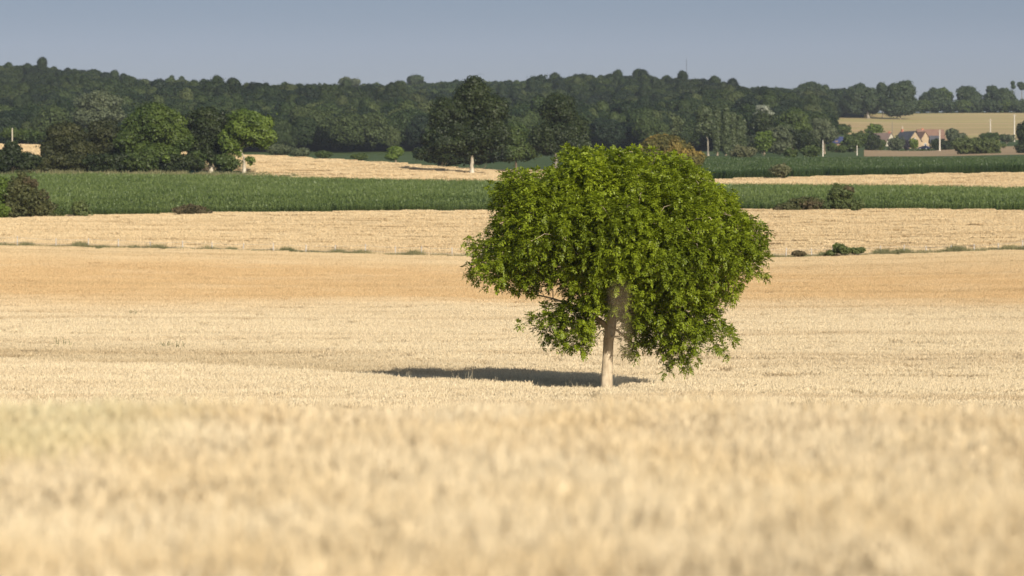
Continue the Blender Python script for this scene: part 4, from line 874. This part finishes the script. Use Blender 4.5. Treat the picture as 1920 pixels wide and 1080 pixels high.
# ------------------------------------------------------------------ houses, shed, car
M['render'] = plain('white_render', (0.42, 0.38, 0.29), .9, .06, .6)
M['cream'] = plain('cream_stone', (0.33, 0.245, 0.15), .9, .15, .8)
def roof_mat(name, a, b):
    m, nt = new_mat(name); tcn = N(nt, 'ShaderNodeTexCoord')
    wv = N(nt, 'ShaderNodeTexWave', wave_type='BANDS', bands_direction='Z'); wv.inputs['Scale'].default_value = 1.2; wv.inputs['Distortion'].default_value = .6
    nt.links.new(tcn.outputs['Object'], wv.inputs[0]); n1 = noise(nt, (.9, .9, .9), 4, tcn.outputs['Object'])
    c = mixc(nt, maprange(nt, n1, .3, .7), a, b); c = mixc(nt, maprange(nt, wv.outputs[1], .2, .8, 0, .25), c, tuple(v*.6 for v in a))
    out(nt, shade(nt, c, .7)); return m
M['slate'] = roof_mat('slate_roof', (.040, .042, .050), (.07, .072, .082))
M['tile'] = roof_mat('brown_red_tiles', (.15, .085, .058), (.21, .125, .085))
M['brown_tile'] = roof_mat('brown_tiles', (.15, .105, .085), (.21, .15, .12))
M['blueroof'] = roof_mat('blue_metal_sheet', (.035, .045, .11), (.05, .06, .14))
M['brick'] = plain('red_brick', (0.42, 0.16, 0.10), .9, .2, 3)
M['glass'] = plain('dark_window_glass', (0.03, 0.035, 0.045), .15, .1, 1, .6)
M['frame'] = plain('white_window_frame', (.75, .74, .70), .6, .05)
M['doorw'] = plain('brown_door', (.22, .14, .09), .7, .15)
def house(name, label, px, base, D, ln, wd, eave, ridge, rz, wall, roof, chims=(), cat='house', windows=(), door=None, hip=0.0, oh=.35):
    """ridge along local x; local -y side faces the camera when rz=0; gable at x=+ln/2"""
    x0 = X(px, D); z0 = Z(base, D); e = empty(name, (x0, D, z0), rz); tag(e, label, cat)
    a, b = ln/2, wd/2; mb = MB(); dz = -2.0
    mb.v += [(-a, -b, dz), (a, -b, dz), (a, b, dz), (-a, b, dz), (-a, -b, eave), (a, -b, eave), (a, b, eave), (-a, b, eave), (-a+hip, 0, ridge-.1), (a-hip, 0, ridge-.1)]
    mb.f += [(0, 1, 5, 4), (2, 3, 7, 6), (1, 2, 6, 9, 5), (3, 0, 4, 8, 7), (0, 3, 2, 1)]
    mb.build('wall', M[wall], e)
    sl_ = (ridge-eave)/b; ze = eave-sl_*oh; mb = MB(); t = .16
    g = oh if hip == 0 else oh
    def slab(P_):
        i = len(mb.v); k = len(P_); mb.v += [tuple(p) for p in P_] + [(p[0], p[1], p[2]+t) for p in P_]
        mb.f.append(tuple(i+j for j in reversed(range(k)))); mb.f.append(tuple(i+k+j for j in range(k)))
        for j in range(k): mb.f.append((i+j, i+(j+1) % k, i+k+(j+1) % k, i+k+j))
    for s in (-1, 1):
        slab([(-a-g, s*(b+oh), ze), (a+g, s*(b+oh), ze), (a+g-(hip+g if hip else 0), 0.004*s, ridge), (-a-g+(hip+g if hip else 0), 0.004*s, ridge)][::(1 if s < 0 else -1)])
    if hip:
        for s in (-1, 1): slab([(s*(a+g), -b-oh, ze), (s*(a+g), b+oh, ze), (s*(a-hip), 0, ridge)][::s])
    rf = mb.build('roof', M[roof], e)
    for cx_, ch in chims:
        mb = MB(); mb.box(cx_-.4, cx_+.4, -.3, .3, ridge-.9, ridge+ch); mb.box(cx_-.47, cx_+.47, -.37, .37, ridge+ch, ridge+ch+.12); mb.tube([(cx_, 0, ridge+ch+.12), (cx_, 0, ridge+ch+.42)], [.12, .10], 8); mb.build('chimney', M['brick'], rf)
    for side, u_, z_, w_, h_ in windows:          # side: 'f' front (-y), 'g' gable (+x), 'l' gable (-x)
        P_ = (lambda q, d, z: (q, -b-d, z)) if side == 'f' else (lambda q, d, z: (a+d, q, z)) if side == 'g' else (lambda q, d, z: (-a-d, q, z))
        f_ = MB(); 
        def bx(mbb, u0, u1, d0, d1, z0_, z1_):
            p = P_(u0, d0, z0_); q = P_(u1, d1, z1_); mbb.box(*sorted((p[0], q[0])), *sorted((p[1], q[1])), *sorted((p[2], q[2])))
        bx(f_, u_-w_/2-.08, u_+w_/2+.08, -.02, .05, z_-.10, z_-.0); bx(f_, u_-w_/2-.08, u_+w_/2+.08, -.02, .05, z_+h_, z_+h_+.1)
        for q0 in (u_-w_/2-.08, u_+w_/2, u_-.03): bx(f_, q0, q0+(.08 if q0 != u_-.03 else .06), -.02, .045, z_, z_+h_)
        fo = f_.build('window', M['frame'], e); g_ = MB(); bx(g_, u_-w_/2, u_+w_/2, -.05, .02, z_, z_+h_); g_.build('pane', M['glass'], fo)
    if door:
        mb = MB(); mb.box(door-.5, door+.5, -b-.05, -b+.02, 0, 2.1); d_ = mb.build('door', M['doorw'], e)
        mb = MB(); mb.box(door+.3, door+.4, -b-.1, -b-.051, 1.0, 1.08); mb.build('handle', M['darksteel'], d_)
    return e
D = 1500
house('slate_roofed_house', 'house with steep blue-black slate roof and cream stone gable', 1702, 282, D, 8.0, 7.0, 3.6, 7.3, R(-52), 'cream', 'slate', chims=((-3.1, .9),), windows=(('g', 0, 3.6, .8, 1.0), ('g', -1.4, .9, .9, 1.2), ('f', -1.5, 1.0, 1, 1.2), ('f', 1.5, 1.0, 1, 1.2)), door=0.2)
house('brown_roofed_house', 'long low house with brown tiled roof and narrow white wall', 1655, 281, 1530, 8.0, 6.0, 3.4, 6.6, R(-40), 'render', 'brown_tile', chims=((3.2, .5),), windows=(('g', -1.2, 1.0, .9, 1.2), ('g', 1.4, 1.0, .9, 1.2), ('f', 0, 1.0, 1, 1.2)), door=-2.5)
house('red_roofed_house', 'large house with broad red-brown tiled roof behind the tall pole', 1744, 280, 1540, 10.5, 7.0, 4.0, 7.9, R(8), 'render', 'tile', chims=((-3.2, .3),), windows=(('f', -3.4, 1.0, .9, 1.3), ('f', .8, 1.0, 1.0, 1.3), ('f', 3.6, 1.0, 1.0, 1.3)), door=-1.0)
house('slate_annex', 'small dark-roofed outbuilding in front of the red-roofed house', 1752, 279, 1480, 3.4, 3.0, 2.7, 4.9, R(5), 'cream', 'slate', windows=(('f', .6, 1.1, .8, .9),), cat='outbuilding', door=-.7)
house('tiled_wing', 'narrow steep red-tiled wing between the slate roof and the red roof', 1728, 280, 1515, 5.2, 4.4, 3.7, 6.8, R(-62), 'cream', 'tile', windows=(('g', 0, 1.0, .9, 1.2),), cat='outbuilding')
house('blue_shed', 'small barn with dark blue sheet roof among the bushes', 1568, 276, 1300, 4.5, 3.4, 1.6, 3.4, R(-20), 'cream', 'blueroof', cat='barn', door=.6)
def car():
    M['paint'] = plain('dark_blue_paint', (.02, .025, .05), .3, .05, 1, .6); M['rubber'] = plain('black_rubber', (.02, .02, .02), .9, .1); M['alloy'] = plain('grey_alloy', (.5, .5, .5), .4, .05); M['lamp'] = plain('clear_headlamp', (.75, .75, .72), .2, .05, 1, .6)
    D = 1465; x0 = X(1733, D); z0 = Z(280.5, D); e = empty('parked_car', (x0, D, z0), R(-35)); tag(e, 'dark blue car parked by the house below the white wall', 'car')
    prof = [(-2.1, .35), (-2.15, .75), (-1.95, .92), (-1.1, 1.0), (-.45, 1.42), (.9, 1.46), (1.7, 1.05), (2.1, .95), (2.15, .4)]
    mb = MB(); n = len(prof)
    for y, s in ((-.85, 1), (.85, 1)):
        mb.v += [(p[0], y*(.82 if p[1] > 1.1 else 1), p[1]) for p in prof]
    mb.f += [tuple(range(n)), tuple(reversed(range(n, 2*n)))] + [(i, i+n, (i+1) % n+n, (i+1) % n) for i in range(n)]
    mb.build('body', M['paint'], e)
    for s in (-1, 1):
        mb = MB(); q = [(-.95, 1.06), (-.42, 1.36), (.82, 1.39), (1.35, 1.08)]; y = s*.86
        mb.v += [(p[0], s*(.855 if p[1] < 1.1 else .735), p[1]) for p in q] + [(p[0], s*(.80 if p[1] < 1.1 else .68), p[1]) for p in q]; mb.f += [(0, 1, 2, 3), (4, 5, 6, 7)] + [(i, (i+1) % 4, (i+1) % 4+4, i+4) for i in range(4)]; mb.build('side_window', M['glass'], e)
        mb = MB(); mb.box(-2.17, -2.05, s*.62-.15, s*.62+.15, .66, .82); mb.build('headlight', M['lamp'], e)
        for wx_ in (-1.35, 1.35):
            mb = MB(); mb.tube([(wx_, s*.72, .33), (wx_, s*.90, .33)], [.33, .33], 14); w_ = mb.build('wheel', M['rubber'], e)
            mb = MB(); mb.tube([(wx_, s*.89, .33), (wx_, s*.92, .33)], [.2, .2], 10); mb.build('rim', M['alloy'], w_)
    mb = MB(); mb.v += [(-1.08, -.7, 1.04), (-1.08, .7, 1.04), (-.52, .62, 1.40), (-.52, -.62, 1.40)]; mb.v += [(v[0]+.06, v[1], v[2]-.06) for v in mb.v[:4]]
    mb.f += [(0, 1, 2, 3), (7, 6, 5, 4), (0, 4, 5, 1), (1, 5, 6, 2), (2, 6, 7, 3), (3, 7, 4, 0)]; mb.build('windscreen', M['glass'], e)
car()

# ------------------------------------------------------------------ air
def haze():
    mb = MB(); mb.box(-1900, 1900, -95, 3190, -8, 185)
    m, nt = new_mat('haze_air'); v = N(nt, 'ShaderNodeVolumePrincipled')
    v.inputs['Color'].default_value = (.80, .88, 1, 1); v.inputs['Density'].default_value = HAZE; v.inputs['Anisotropy'].default_value = 0.0
    o = N(nt, 'ShaderNodeOutputMaterial'); nt.links.new(v.outputs[0], o.inputs['Volume'])
    h = mb.build('haze', m); tag(h, 'thin bluish summer haze over the fields and the hill', 'haze', kind='stuff')
HAZE = 0.000042
haze()
